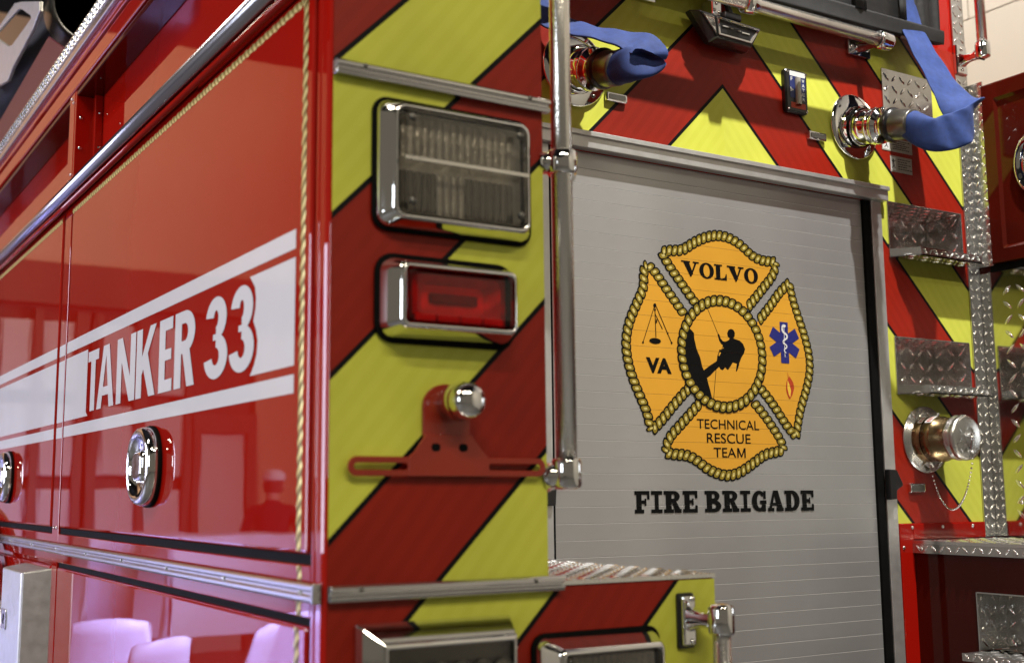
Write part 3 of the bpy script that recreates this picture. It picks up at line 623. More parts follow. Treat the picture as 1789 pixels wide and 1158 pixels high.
# ---------------------------------------------------------------- recessed rear wall with chevrons
rp = MB(); rp.box(.30, .735, YD + .002, YD + .05, 0.8, 3.1); rp.box(.735, 1.733, YD + .002, YD + .05, 2.262, 3.1)
PK = [(2.130, 2.269), (1.788, 1.927)]; px0, px1 = 1.757, 2.042
rp.box(1.733, px0, YD + .002, YD + .05, 0.8, 3.1); rp.box(px1, 2.10, YD + .002, YD + .05, 0.8, 3.1)
zz = [0.8] + [v for a, b in sorted(PK) for v in (a, b)] + [3.1]
for k in range(0, len(zz), 2): rp.box(px0, px1, YD + .002, YD + .05, zz[k], zz[k + 1])
panel = part(rp, 'rear_wall', 'red_paint')
rects = [(.36, 1.7335, 2.301, 2.715), (1.7335, px0, 1.472, 2.715), (px1, 2.056, 1.472, 2.715)]
zs = [1.472] + [v for a, b in sorted(PK) for v in (a, b)] + [2.715]
for k in range(0, len(zs), 2): rects.append((px0, px1, zs[k], zs[k + 1]))
stripes(panel, rects, 'chev', YD, None)
# pocket steps of tread plate
for (z0, z1) in PK:
    t = empty('pocket_step', (0, 0, 0), truck); D = .105; yf = YD - .003
    q = MB(); q.box(px0 - .001, px1 + .001, YD + D, YD + D + .003, z0, z1); diamond_plate(q, (px0, YD + D - .0002, z0), (1, 0, 0), (0, 0, 1), px1 - px0, z1 - z0, pitch=.036, phase=.4); q.build('back_plate', 'tread_plate', t)
    q = MB(); q.box(px0, px1, yf, YD + D, z1 - .002, z1 + .001); diamond_plate(q, (px0, YD, z1 - .0022), (0, 1, 0), (1, 0, 0), D, px1 - px0, pitch=.026, L=.024); q.build('top_plate', 'tread_plate', t)
    q = MB(); q.box(px1 - .002, px1 + .001, yf, YD + D, z0, z1 - .002); diamond_plate(q, (px1 - .0022, YD + D, z0), (0, -1, 0), (0, 0, 1), D, z1 - z0, pitch=.034); q.build('side_plate', 'tread_plate', t)
    q = MB(); q.box(px0 - .001, px0 + .002, yf, YD + D, z0, z1 - .002); q.build('side_plate', 'tread_plate', t)
    # tread that juts out of the pocket, left corner cut off
    tp = [(px0 - .002, YD - .004), (px0 + .045, YD - .060), (px1 - .004, YD - .060), (px1 + .004, YD - .004), (px1 + .002, YD + D), (px0, YD + D)]
    q = MB(); q.prism([(p[0], p[1], z0 - .004) for p in tp], [(p[0], p[1], z0 - .001) for p in tp]); diamond_plate(q, (px0 + .02, YD - .055, z0 - .0042), (0, 1, 0), (1, 0, 0), .05, px1 - px0 - .03, pitch=.024, L=.022)
    diamond_plate(q, (px0 + .01, YD - .05, z0 - .0008), (1, 0, 0), (0, 1, 0), px1 - px0 - .02, .15, pitch=.026, L=.024); q.build('tread', 'tread_plate', t)
    q = MB(); lip = tp[:4]
    for a, b in zip(lip[:-1], lip[1:]):
        q.face([(a[0], a[1], z0 - .004), (b[0], b[1], z0 - .004), (b[0], b[1], z0 + .017), (a[0], a[1], z0 + .017)])
    diamond_plate(q, (px0 + .05, YD - .0612, z0 - .003), (1, 0, 0), (0, 0, 1), px1 - px0 - .06, .021, pitch=.0205, L=.020, W=.005, phase=.5)
    lo = q.build('tread_lip', 'tread_plate', t); lo.modifiers.new('s', 'SOLIDIFY').thickness = .002
# corner angle of tread plate
q = MB(); q.box(2.056, 2.103, YD - .004, YD - .001, 1.434, 3.1); diamond_plate(q, (2.056, YD - .0042, 1.45), (1, 0, 0), (0, 0, 1), .047, 1.6, pitch=.0235, L=.022); part(q, 'corner_angle', 'tread_plate')
q = MB(); q.box(2.1005, 2.104, .488, YD - .004, 2.13, 2.628); diamond_plate(q, (2.1003, YD - .004, 2.13), (0, -1, 0), (0, 0, 1), .044, .5, pitch=.0235, L=.022); part(q, 'corner_angle', 'tread_plate')

# ---------------------------------------------------------------- roll-up shutter
door = empty('roll_up_door', (0, 0, 0), truck); YF = YD + .006; ZJ = 1.5545; SP = .0336
slat = MB(); sec = [(YF + .010, .0), (YF + .0010, .0), (YF, .0007), (YF, SP - .0018), (YF - .0003, SP - .0013), (YF - .0002, SP - .0006), (YF + .0012, SP - .0002), (YF + .010, SP - .0002)]
for i_, (p_, q_) in enumerate(zip(sec, sec[1:] + sec[:1])): slat.face([(.733, *p_), (1.670, *p_), (1.670, *q_), (.733, *q_)], 1 if i_ in (3, 4, 5) else 0)
s0 = slat.build('slat', ['shutter_aluminium', 'slat_edge'], door); joints = []
for k in range(-18, 22):
    o = s0 if k == -18 else s0.copy()
    if k != -18: COL.objects.link(o)
    o.parent = door; o.location = (0, 0, ZJ + k * SP); joints.append(ZJ + k * SP)
boxpart('backing', 'rubber', (.72, 1.70, YF + .012, YF + .02, .9, 2.27), door, bevel=0)
boxpart('header_rail', 'aluminium', (.690, 1.742, YD - .020, YD + .04, 2.264, 2.2995), door, bevel=.0015)
q = MB(); q.box(.690, 1.742, YD - .026, YD - .0202, 2.2885, 2.2990); part(q, 'header_drip_edge', 'aluminium', door, bevel=.001)
boxpart('jamb', 'aluminium', (.690, .7265, YD - .004, YD + .03, .9, 2.2635), door, bevel=.001); boxpart('jamb', 'aluminium', (1.696, 1.7325, YD - .004, YD + .03, .9, 2.2635), door, bevel=.001)
boxpart('seal_strip', 'rubber', (.7270, .7335, YD - .001, YD + .02, .9, 2.2635), door, bevel=.001); boxpart('seal_strip', 'rubber', (1.669, 1.6955, YD - .001, YD + .02, .9, 2.2635), door, bevel=.001)
q = MB(); lt = [(1.690, 1.529), (1.712, 1.530), (1.7135, 1.551), (1.735, 1.562), (1.735, 1.568), (1.716, 1.600), (1.690, 1.601)]; q.prism(xz(lt, YD - .006), xz(lt, YD - .022)); part(q, 'latch', 'black_plastic', door, bevel=.002)
q = MB(); lt = [(.690, 1.524), (.726, 1.524), (.728, 1.556), (.745, 1.566), (.745, 1.590), (.690, 1.590)]; q.prism(xz(lt, YD - .006), xz(lt, YD - .014)); part(q, 'latch', 'black_plastic', door, bevel=.002)

# emblem and lettering: printed film cut at every slat joint
def d3(u, v, h): return (u, YF - .0006 - h, v)
def cutfilm(pr, name, mats):
    me = bpy.data.meshes.new(name); me.from_pydata(pr.mb.v, [], pr.mb.f)
    for k in mats: me.materials.append(MATS[k])
    me.polygons.foreach_set('material_index', pr.mb.m); bm = bmesh.new(); bm.from_mesh(me)
    zs_ = [v.co.z for v in bm.verts]; z0, z1 = min(zs_), max(zs_)
    for j in joints:
        if z0 < j < z1:
            for dz in (.00005, .00055): bmesh.ops.bisect_plane(bm, geom=bm.verts[:] + bm.edges[:] + bm.faces[:], plane_co=(0, 0, j + dz), plane_no=(0, 0, 1), dist=1e-7)
            kill = [f for f in bm.faces if j + .00005 < f.calc_center_median().z < j + .00055]
            bmesh.ops.delete(bm, geom=kill, context='FACES')
    bm.to_mesh(me); bm.free(); o = bpy.data.objects.new(name, me); COL.objects.link(o); o.parent = door; return o
def smooth(path, closed=False, n=6, corners=()):
    P = [Vector(p) for p in path]; out = []; N = len(P)
    for i in range(N if closed else N - 1):
        if closed: a, b, c, d = P[(i - 1) % N], P[i], P[(i + 1) % N], P[(i + 2) % N]
        else: a, b, c, d = P[max(i - 1, 0)], P[i], P[i + 1], P[min(i + 2, N - 1)]
        if i in corners: a = b
        if i + 1 in corners: d = c
        for k in range(n):
            t = k / n; out.append(.5 * ((2 * b) + (c - a) * t + (2 * a - 5 * b + 4 * c - d) * t * t + (3 * b - a - 3 * c + d) * t ** 3))
    if not closed: out.append(P[-1])
    return out
def resample(path, step, closed=False):
    P = list(path) + ([path[0]] if closed else []); L = [0.0]
    for a, b in zip(P[:-1], P[1:]): L.append(L[-1] + (b - a).length)
    n = max(2, round(L[-1] / step)); out = []; j = 0
    for k in range(n + (0 if closed else 1)):
        s = L[-1] * k / n
        while j < len(L) - 2 and L[j + 1] < s: j += 1
        t = (s - L[j]) / max(1e-9, L[j + 1] - L[j]); out.append(P[j].lerp(P[j + 1], t))
    return out
def rope(pr, path, closed, mk, mg, ml, w=.0215, lean=.62, pitch=.0158):
    pts = resample(path, pitch, closed); N = len(pts); segs = []
    for i in range(N if closed else N - 1):
        a, b = pts[i], pts[(i + 1) % N]; segs.append(((a + b) / 2, (b - a).normalized(), (b - a).length))
    for big, mi in ((1.0, mk), (.0, mg), (-1.0, ml)):
        pr.h += 8e-5
        for c, t, L in segs:
            n = Vector((-t.y, t.x)); a_ = L / 2 * {1.0: 1.28, .0: .84, -1.0: .40}[big]; b_ = w / 2 * {1.0: 1.26, .0: .95, -1.0: .42}[big]; out = []
            for k in range(14):
                an = 2 * math.pi * k / 14; ca, sa = math.cos(an), math.sin(an)
                x = a_ * math.copysign(abs(ca) ** .6, ca); y = b_ * math.copysign(abs(sa) ** .75, sa)
                p = c + t * (x + y * lean * .55 + (.1 * a_ if big < 0 else 0)) + n * y; out.append((p.x, p.y))
            if mi == mk: pr.h += 2e-6
            pr.mb.face([pr.to3(p[0], p[1], pr.h) for p in out], mi)
PET_TOP= [(1.1226, 1.9601), (1.1026, 1.9806), (1.077, 2.0081), (1.0494, 2.0382), (1.0279, 2.0669), (1.0507, 2.0728), (1.0874, 2.0777), (1.1189, 2.096), (1.1548, 2.1126), (1.1909, 2.1214), (1.227, 2.1197), (1.263, 2.1068), (1.295, 2.0864), (1.3279, 2.0771), (1.3745, 2.0785), (1.3599, 2.0456), (1.333, 2.0182), (1.3022, 1.9877), (1.2771, 1.9642)]
PET_LEFT= [(1.0878, 1.9338), (1.0638, 1.9597), (1.0313, 1.9953), (1.0063, 2.0236), (0.9824, 2.0366), (0.9764, 2.0109), (0.9756, 1.9846), (0.9563, 1.9484), (0.9348, 1.9066), (0.9251, 1.8661), (0.9281, 1.8266), (0.9418, 1.7849), (0.9627, 1.7435), (0.9775, 1.713), (0.9856, 1.6766), (1.0148, 1.6999), (1.0453, 1.7293), (1.0747, 1.7562), (1.0965, 1.7744)]
PET_RIGHT= [(1.3094, 1.9358), (1.3473, 1.9727), (1.3789, 2.0064), (1.4122, 2.0326), (1.4189, 2.0003), (1.4322, 1.9634), (1.4512, 1.9174), (1.4655, 1.8679), (1.4655, 1.8272), (1.4525, 1.786), (1.4314, 1.7388), (1.4207, 1.7047), (1.4128, 1.6727), (1.3822, 1.7006), (1.3548, 1.7333), (1.3273, 1.7627), (1.3037, 1.783)]
PET_BOT= [(1.1257, 1.7435), (1.0957, 1.7165), (1.0646, 1.6898), (1.0355, 1.6635), (1.0218, 1.6322), (1.0548, 1.6287), (1.0846, 1.6273), (1.1142, 1.6151), (1.1439, 1.5975), (1.1897, 1.585), (1.2292, 1.5898), (1.2701, 1.6089), (1.3118, 1.6313), (1.3452, 1.6377), (1.3747, 1.6441), (1.3595, 1.6698), (1.34, 1.6935), (1.3128, 1.723), (1.2839, 1.7491)]
CC = (1.1960, 1.8535); CR = .1195
for nm, P, cor in (('t', PET_TOP, (4, 14)), ('l', PET_LEFT, (4, 14)), ('r', PET_RIGHT, (3, 12)), ('b', PET_BOT, (4, 14))):
    path = smooth(P, corners=cor); pr = Print(d3); pr.poly([(p.x, p.y) for p in path] + [CC], 0); rope(pr, path, False, 1, 2, 3)
    cutfilm(pr, 'emblem_petal', ['emblem_orange', 'print_black', 'emblem_gold', 'emblem_gold_light'])
pr = Print(d3, start=.0010); pr.disc(CC, CR, mi=0, n=64)
ROCK= [(1.0967, 1.9004), (1.1035, 1.9029), (1.1134, 1.8942), (1.1135, 1.8828), (1.1193, 1.8603), (1.1293, 1.8401), (1.1339, 1.8217), (1.1384, 1.8137), (1.147, 1.7971), (1.15, 1.7853), (1.1548, 1.771), (1.1588, 1.7563), (1.158, 1.742), (1.136, 1.752), (1.113, 1.770), (1.098, 1.790), (1.088, 1.8094), (1.082, 1.8277), (1.080, 1.8461), (1.082, 1.8668), (1.087, 1.8856)]
MAN= [(1.1384, 1.8137), (1.1558, 1.8249), (1.1769, 1.836), (1.1788, 1.847), (1.1819, 1.8535), (1.1848, 1.8578), (1.1845, 1.8616), (1.192, 1.8629), (1.1966, 1.8722), (1.1912, 1.875), (1.186, 1.882), (1.1816, 1.895), (1.1839, 1.8986), (1.1879, 1.8948), (1.1904, 1.8876), (1.1971, 1.8817), (1.204, 1.881), (1.214, 1.8848), (1.2175, 1.8889), (1.2116, 1.8931), (1.2105, 1.9005), (1.2151, 1.9082), (1.2223, 1.9112), (1.2298, 1.9092), (1.234, 1.9031), (1.2328, 1.8945), (1.2289, 1.89), (1.2353, 1.8883), (1.2479, 1.8859), (1.2575, 1.879), (1.2632, 1.8676), (1.2593, 1.8578), (1.2502, 1.8467), (1.2424, 1.8314), (1.2354, 1.8153), (1.2326, 1.8158), (1.2362, 1.8332), (1.2242, 1.8351), (1.2168, 1.8259), (1.2094, 1.8176), (1.2053, 1.819), (1.2013, 1.823), (1.194, 1.8164), (1.1871, 1.8177), (1.1832, 1.8232), (1.169, 1.8131), (1.1562, 1.8025), (1.147, 1.7971)]
pr.poly(ROCK, 1); pr.poly(MAN, 1)
for tri in ([(1.1945, 1.8672), (1.1990, 1.8672), (1.1960, 1.8640)], [(1.1850, 1.8548), (1.1880, 1.8570), (1.1900, 1.8545), (1.1845, 1.8470), (1.1825, 1.8490)]): pr.poly(tri, 0)
pr.line((1.1553, 1.9509), (1.1828, 1.8976), .0016, 1); pr.line((1.1738, 1.8165), (1.1637, 1.7500), .0016, 1); pr.line((1.2353, 1.8190), (1.2420, 1.8330), .004, 1)
rope(pr, [Vector((CC[0] + CR * math.cos(a), CC[1] + CR * math.sin(a))) for a in [math.pi * 2 * k / 160 for k in range(160)]], True, 1, 2, 3, pitch=.0182, lean=.5)
cutfilm(pr, 'emblem_roundel', ['emblem_orange', 'print_black', 'emblem_gold', 'emblem_gold_light'])
# words on the emblem
pr = Print(d3, start=.0006); x = 1.083
for ch, w_ in (('V', .054), ('O', .046), ('L', .040), ('V', .054), ('O', .046)):
    k = (x - 1.083) / .225; put(pr, serif(ch), x, x + w_ - .003, 2.020 + .001 * k, 2.0545 + .001 * k); x += w_ - .002
cutfilm(pr, 'emblem_lettering', ['print_black'])
pr = Print(d3, start=.0006); put_text(pr, 'TECHNICAL', 1.114, 1.297, 1.6860, 1.7070, .004); put_text(pr, 'RESCUE', 1.141, 1.270, 1.6550, 1.6770, .004); put_text(pr, 'TEA', 1.1595, 1.2250, 1.6245, 1.6455, .004); put(pr, [('p', [(0, 0), (.16, 0), (.16, 1), (0, 1)]), ('p', [(.84, 0), (1, 0), (1, 1), (.84, 1)]), ('p', [(.0, 1), (.2, 1), (.57, .05), (.43, .05)]), ('p', [(.8, 1), (1, 1), (.57, .05), (.43, .05)])], 1.2285, 1.2535, 1.6245, 1.6455); cutfilm(pr, 'emblem_lettering', ['print_black'])
pr = Print(d3, start=.0006); put_text(pr, 'VA', .977, 1.047, 1.8010, 1.8345, .05); cutfilm(pr, 'emblem_lettering', ['print_black'])
# tripod
pr = Print(d3, start=.0006)
for a, b, w_ in (((1.0052, 1.9485), (.9702, 1.8655), .0018), ((1.0052, 1.9485), (1.0060, 1.878), .0020), ((1.0090, 1.946), (1.0491, 1.8690), .0018), ((1.0052, 1.930), (1.0248, 1.8972), .0015), ((1.0085, 1.910), (1.0095, 1.918), .003)): pr.line(a, b, w_, 0)
pr.disc((1.0052, 1.9480), .0042); pr.disc((1.0053, 1.9380), .0026); pr.disc((1.0035, 1.8705), .0160, .0062); pr.disc((.9702, 1.8655), .0024); pr.disc((1.0491, 1.8690), .0024); pr.disc((1.0388, 1.8895), .0022); cutfilm(pr, 'tripod_symbol', ['print_black'])
# six-armed blue star with the white snake
pr = Print(d3, start=.0006); sc = (1.3875, 1.8900); hw = .0128; Ln = .0478; out = []
for k in range(6):
    a = math.radians(90 - 60 * k); d = Vector((math.cos(a), math.sin(a))); n_ = Vector((-d.y, d.x)); inn = hw / math.tan(math.radians(30))
    for p in (n_ * hw + d * inn, n_ * hw + d * Ln, -n_ * hw + d * Ln): out.append((sc[0] + p.x, sc[1] + p.y))
pr.poly(out, 0)
pr.line((1.3876, 1.930), (1.3876, 1.856), .0018, 1)
sn = smooth([(1.3925, 1.9275), (1.3862, 1.9300), (1.3815, 1.9240), (1.3840, 1.9150), (1.3950, 1.9080), (1.3950, 1.9010), (1.3850, 1.8950), (1.3830, 1.8890), (1.3920, 1.8840), (1.3925, 1.8785), (1.3850, 1.8740), (1.3860, 1.8690), (1.3905, 1.8660)])
for i in range(len(sn) - 1): pr.line((sn[i].x, sn[i].y), (sn[i + 1].x, sn[i + 1].y), .0062 * (1 - .65 * i / len(sn)), 1)
cutfilm(pr, 'star_symbol', ['print_blue', 'print_white'])
FL = [(1.393, 1.8238), (1.3938, 1.8074), (1.3882, 1.798), (1.3864, 1.7853), (1.388, 1.7744), (1.3948, 1.761), (1.3986, 1.7611), (1.4068, 1.7715), (1.4127, 1.7863), (1.4097, 1.799), (1.3982, 1.8131), (1.3968, 1.806)]
pr = Print(d3, start=.0006); pr.poly(FL, 0); pr.poly([(1.3920, 1.8030), (1.3965, 1.7960), (1.4020, 1.7800), (1.3985, 1.7640), (1.3945, 1.7700), (1.3905, 1.7850)], 1); cutfilm(pr, 'flame_symbol', ['print_red', 'print_flame'])
# FIRE BRIGADE
pr = Print(d3, start=.0003); x = .9375; T = .5215; words = [('F', .95), ('I', .72), ('R', 1.15), ('E', .98), (' ', .30), ('B', 1.12), ('R', 1.15), ('I', .72), ('G', 1.05), ('A', 1.15), ('D', 1.12), ('E', .98)]
tot = sum(w_ for _, w_ in words) + .10 * (len(words) - 1)
for ch, w_ in words:
    cw = w_ * T / tot
    if ch != ' ': put(pr, slab(ch), x, x + cw, 1.5060, 1.5520)
    else: cutfilm(pr, 'door_lettering', ['print_black']); pr = Print(d3, start=.0003)
    x += cw + .10 * T / tot
cutfilm(pr, 'door_lettering', ['print_black'])

# ---------------------------------------------------------------- discharges with flanges, chevron-wall fittings
def discharge(name, cx, cz, tilt, side, ks=1.0):
    t = empty(name, (0, 0, 0), truck); o = Vector((cx, YD, cz)); d = Vector((side, -1, tilt)).normalized()
    q = MB(); q.lathe((cx, YD - .001, cz), (0, -1, 0), [(0, .082), (.004, .083), (.007, .080), (.0075, .045)], 40); q.build('flange', 'chrome', t)
    for a in (40, 140, 230, 310): bolt(t, (cx + .070 * math.cos(math.radians(a)), YD - .0085, cz + .070 * math.sin(math.radians(a))), (0, -1, 0), .004, 'grey_anodised', 'screw')
    q = MB(); q.lathe(o, d, [(t_ * ks, r_) for t_, r_ in [(.0, .050), (.016, .050), (.018, .048), (.030, .048), (.032, .046)]], 36); q.build('neck', 'chrome', t)
    q = MB(); q.lathe(o, d, [(t_ * ks, r_) for t_, r_ in [(.022, .0505), (.024, .0515), (.028, .0515), (.030, .0505)]], 36); q.build('gasket', 'rubber', t)
    q = MB(); q.lathe(o, d, [(t_ * ks, r_) for t_, r_ in [(.032, .044), (.050, .042), (.060, .034), (.068, .033)]], 36); q.build('adapter', 'chrome', t)
    q = MB(); q.lathe(o, d, [(t_ * ks, r_) for t_, r_ in [(.062, .034), (.064, .043), (.070, .045), (.074, .040), (.080, .040), (.083, .045), (.089, .044), (.092, .036), (.110, .035), (.116, .040), (.124, .040)]], 36, wob=lambda k, n: 1 + (.015 if k % 2 else 0)); q.build('swivel_coupling', 'chrome', t)
    for a in range(3):
        an = math.radians(20 + 120 * a); up = d.orthogonal().normalized(); b = d.cross(up); c = o + d * .104 * ks + (up * math.cos(an) + b * math.sin(an)) * .038
        q = MB(); q.lathe(c, up * math.cos(an) + b * math.sin(an), [(-.004, .009), (.006, .009), (.010, .006), (.011, 0)], 12); q.build('lug', 'chrome' if a else 'black_plastic', t)
    q = MB(); q.lathe(o, d, [(t_ * ks, r_) for t_, r_ in [(.112, .036), (.114, .0415), (.122, .0425), (.128, .0405), (.132, .036)]], 36); q.build('hose_gasket', 'black_plastic', t)
    q = MB(); q.lathe(o, d, [(t_ * ks, r_) for t_, r_ in [(.128, .036), (.134, .0372), (.176, .0352), (.180, .034), (.180, .028)]], 36); q.build('barrel', 'grey_anodised', t)
    return o, d
oR, dR = discharge('hose_discharge', 1.650, 2.444, -.22, .02)
oL, dL = discharge('hose_discharge', .797, 2.437, -.30, .02, .87)
# blue lay-flat hoses that leave the discharges and fold back up to the hose bed
def flat_hose(name, stations, label):
    """stations: centre, half width vector, half thickness"""
    n = 6; S = []
    C_ = smooth3([s[0] for s in stations], n); Wv = smooth3([s[1] for s in stations], n); T_ = [stations[min(int(i / n), len(stations) - 2)][2] * (1 - (i % n) / n) + stations[min(int(i / n) + 1, len(stations) - 1)][2] * ((i % n) / n) for i in range(len(C_))]
    q = MB(); rows = []
    for i, c in enumerate(C_):
        t = (C_[min(i + 1, len(C_) - 1)] - C_[max(i - 1, 0)]).normalized(); w_ = Wv[i]; hw = w_.length; w_ = (w_ - t * w_.dot(t)).normalized(); nn = t.cross(w_); row = []
        for k in range(24):
            a = 2 * math.pi * k / 24; ca, sa = math.cos(a), math.sin(a)
            fl = min(1.0, max(0.0, (hw - T_[i]) / .02)); row.append(c + w_ * (hw * math.copysign(abs(ca) ** (1 - .55 * fl), ca)) + nn * (T_[i] * math.copysign(abs(sa) ** (1 - .45 * fl), sa)) + nn * (.0016 * fl * math.sin(i * .9 + ca * 2.2)))
        rows.append(row)
    q.grid(rows, 0, True, closed_u=True); o = q.build(name, 'blue_hose'); o.modifiers.new('u', 'SUBSURF').render_levels = 1
    tag(o, label, 'hose', 'blue hoses on the rear discharges'); return o
def smooth3(P, n):
    P = [Vector(p) for p in P]; out = []
    for i in range(len(P) - 1):
        a, b, c, d = P[max(i - 1, 0)], P[i], P[i + 1], P[min(i + 2, len(P) - 1)]
        for k in range(n):
            t = k / n; out.append(.5 * ((2 * b) + (c - a) * t + (2 * a - 5 * b + 4 * c - d) * t * t + (3 * b - a - 3 * c + d) * t ** 3))
    return out + [P[-1]]
flat_hose('fire_hose', [(oR + dR * .168, (0, -.006, .034), .033), ((1.6643, .325, 2.3718), (0, -.008, .037), .016), ((1.6861, .295, 2.3712), (0, -.006, .042), .006), ((1.718, .275, 2.3844), (.004, 0, .041), .0042), ((1.7637, .285, 2.412), (.008, .002, .038), .0042), ((1.7950, .32, 2.452), (.026, .012, .040), .0042),
    ((1.8080, .362, 2.4990), (.042, .010, .032), .0036), ((1.8090, .402, 2.5678), (.050, .006, .018), .0036), ((1.8073, .440, 2.6474), (.049, .002, .006), .0036), ((1.8180, .478, 2.7293), (.040, 0, .004), .0036), ((1.8200, .49, 2.8582), (.040, 0, .004), .0036)],
    'blue flat hose looping from the right discharge up under the black cover')
flat_hose('fire_hose', [(oL + dL * .150, (.004, -.004, -.034), .033), ((.8052, .362, 2.3934), (.0, -.006, -.036), .016), ((.8240, .345, 2.3967), (-.008, -.008, -.038), .006), ((.8430, .338, 2.4120), (-.016, -.010, -.038), .0042), ((.8340, .356, 2.4390), (-.024, -.016, -.034), .0042),
    ((.8050, .400, 2.4640), (-.030, -.020, -.026), .0036), ((.7689, .440, 2.4815), (-.028, -.020, -.024), .0036), ((.7333, .480, 2.5039), (-.024, -.016, -.026), .0036), ((.6975, .500, 2.5301), (-.018, -.008, -.032), .0036), ((.6622, .510, 2.5659), (-.018, -.004, -.032), .0036)],
    'blue flat hose folded back over the left discharge behind the grab rail')

# capped suction inlet with bead chain
cv = empty('capped_inlet', (0, 0, 0), truck); vx, vz = 1.850, 1.675
q = MB(); q.lathe((vx, YD - .001, vz), (0, -1, 0), [(0, .082), (.004, .082), (.0045, .0)], 40)
diamond_plate(q, (vx - .06, YD - .0056, vz - .075), (1, 0, 0), (0, 0, 1), .12, .155, pitch=.030, L=.026); q.build('flange', 'tread_plate', cv)
ax = Vector((0, -1, -.0)); o = Vector((vx, YD - .004, vz))
q = MB(); q.lathe(o, ax, [(0, .056), (.022, .056), (.024, .0535), (.026, .0535), (.028, .056), (.052, .055), (.054, .051), (.086, .050), (.090, .046)], 40); q.build('barrel', 'brass', cv)
q = MB(); q.lathe(o, ax, [(.0235, .0562), (.0265, .0562)], 40); q.build('gasket', 'rubber', cv)
q = MB(); q.lathe(o, ax, [(.086, .047), (.088, .053), (.094, .054), (.098, .050), (.106, .050), (.109, .0545), (.116, .053), (.119, .047), (.1195, 0)], 40, wob=lambda k, n: 1 + (.03 if (k // 2) % 4 == 0 else 0)); q.build('cap', 'satin_steel', cv)
q = MB(); diamond_plate(q, (vx - .042, YD - .124, vz - .042), (1, 0, 0), (0, 0, 1), .084, .084, pitch=.024, L=.022, H=.0014, mi=0); q.build('cap_pattern', 'satin_steel', cv)
q = MB(); pts = [(vx - .012 + .006 * math.cos(a), YD - .126 - .0015 * k_, vz + .010 + .006 * math.sin(a)) for k_, a in enumerate([k * .8 for k in range(16)])]; q.tube([(vx - .018 + .003 * k, YD - .128 - .004 * math.cos(k * 2.1), vz + .008 + .004 * math.sin(k * 2.1)) for k in range(14)], .0016, 6); q.build('spring', 'chrome', cv)
q = MB(); q.tube([(vx + .004, YD - .127, vz + .012), (vx + .006, YD - .130, vz - .004), (vx + .004, YD - .127, vz - .026), (vx + .010, YD - .128, vz - .036)], .004, 8); q.build('chain_clip', 'chrome', cv)
lb = MB(); lb.box(-.5, .5, -.5, .5, -.5, .5)
for x_, w_ in ((.030, .020), (.008, .014)):
    a0 = math.radians(100); rows = []
    for k in range(6):
        a = a0 + math.radians(6 + 30 * k / 5); rows.append([(vx + .0567 * math.cos(a), YD - .004 - x_ - s * w_, vz + .0567 * math.sin(a)) for s in (0, 1)])
    q = MB(); q.grid(rows); q.build('warning_label', 'print_white', cv, fix=False)
    q = MB()
    for k in range(3):
        a = a0 + math.radians(12 + 8 * k); b = a + math.radians(4)
        q.face([(vx + .0571 * math.cos(t_), YD - .004 - x_ - s * w_, vz + .0571 * math.sin(t_)) for t_, s in ((a, .2), (b, .2), (b, .8), (a, .8))])
    q.build('warning_mark', 'print_red', cv, fix=False)
bead0 = MB(); bead0.lathe((0, 0, -.0028), (0, 0, 1), [(0, 0), (.0008, .0018), (.0028, .0028), (.0048, .0018), (.0056, 0)], 8); bo = None
cs = Vector((vx - .0, YD - .014, vz - .078)); ce = Vector((vx + .010, YD - .128, vz - .036)); N = 46
for k in range(N + 1):
    t_ = k / N; sag = math.sinh(1) and (math.cosh(4.0 * (t_ - .5)) - math.cosh(2.0)) / (math.cosh(2.0) - 1) * .112
    p = cs.lerp(ce, t_) + Vector((0, 0, sag + (-.018 * 0)))
    if bo is None: bo = bead0.build('chain_bead', 'chrome', cv); b_ = bo
    else: b_ = bo.copy(); COL.objects.link(b_); b_.parent = cv
    b_.location = p
bolt(cv, (vx - .004, YD - .006, vz - .074), (0, -1, 0), .006, 'grey_anodised')

# small name plates in chrome holders
for (x0, x1, z0, z1) in ((.877, .934, 2.381, 2.402), (1.485, 1.546, 2.388, 2.410), (1.778, 1.833, 1.545, 1.569)):
    t = empty('name_plate', (0, 0, 0), truck); cx, cz = (x0 + x1) / 2, (z0 + z1) / 2
    q = MB(); q.prism(xz(rr(x1 - x0, z1 - z0, .003, 4, cx, cz), YD - .001), xz(rr(x1 - x0 - .003, z1 - z0 - .003, .003, 4, cx, cz), YD - .009)); q.build('holder', 'chrome', t, bevel=.0015)
    q = MB(); q.prism(xz(rr(x1 - x0 - .012, z1 - z0 - .009, .003, 4, cx, cz), YD - .009), xz(rr(x1 - x0 - .013, z1 - z0 - .010, .003, 4, cx, cz), YD - .0105)); q.build('plate', 'grey_anodised', t)
# water level gauge
ga = empty('water_gauge', (0, 0, 0), truck); gx, gz = 1.4455, 2.4975
q = MB(); q.loft([xz(rr(.074, .108, .010, 6, gx, gz), YD - .001), xz(rr(.074, .108, .010, 6, gx, gz), YD - .010), xz(rr(.066, .100, .008, 6, gx, gz), YD - .014)], cap_b=True, smooth=False); q.build('bezel', 'black_plastic', ga, bevel=.002)
q = MB(); q.prism(xz(rr(.052, .056, .003, 4, gx + .002, gz + .010), YD - .0141), xz(rr(.052, .056, .003, 4, gx + .002, gz + .010), YD - .0146)); q.build('scale_plate', 'gauge_blue', ga)
q = MB(); q.prism(xz(rr(.052, .012, .003, 4, gx + .002, gz + .042), YD - .0141), xz(rr(.052, .012, .003, 4, gx + .002, gz + .042), YD - .0148)); q.build('name_strip', 'print_white', ga)
q = MB(); q.prism(xz(rr(.048, .014, .002, 4, gx + .002, gz - .036), YD - .0141), xz(rr(.048, .014, .002, 4, gx + .002, gz - .036), YD - .0146)); q.build('empty_mark', 'print_red', ga)
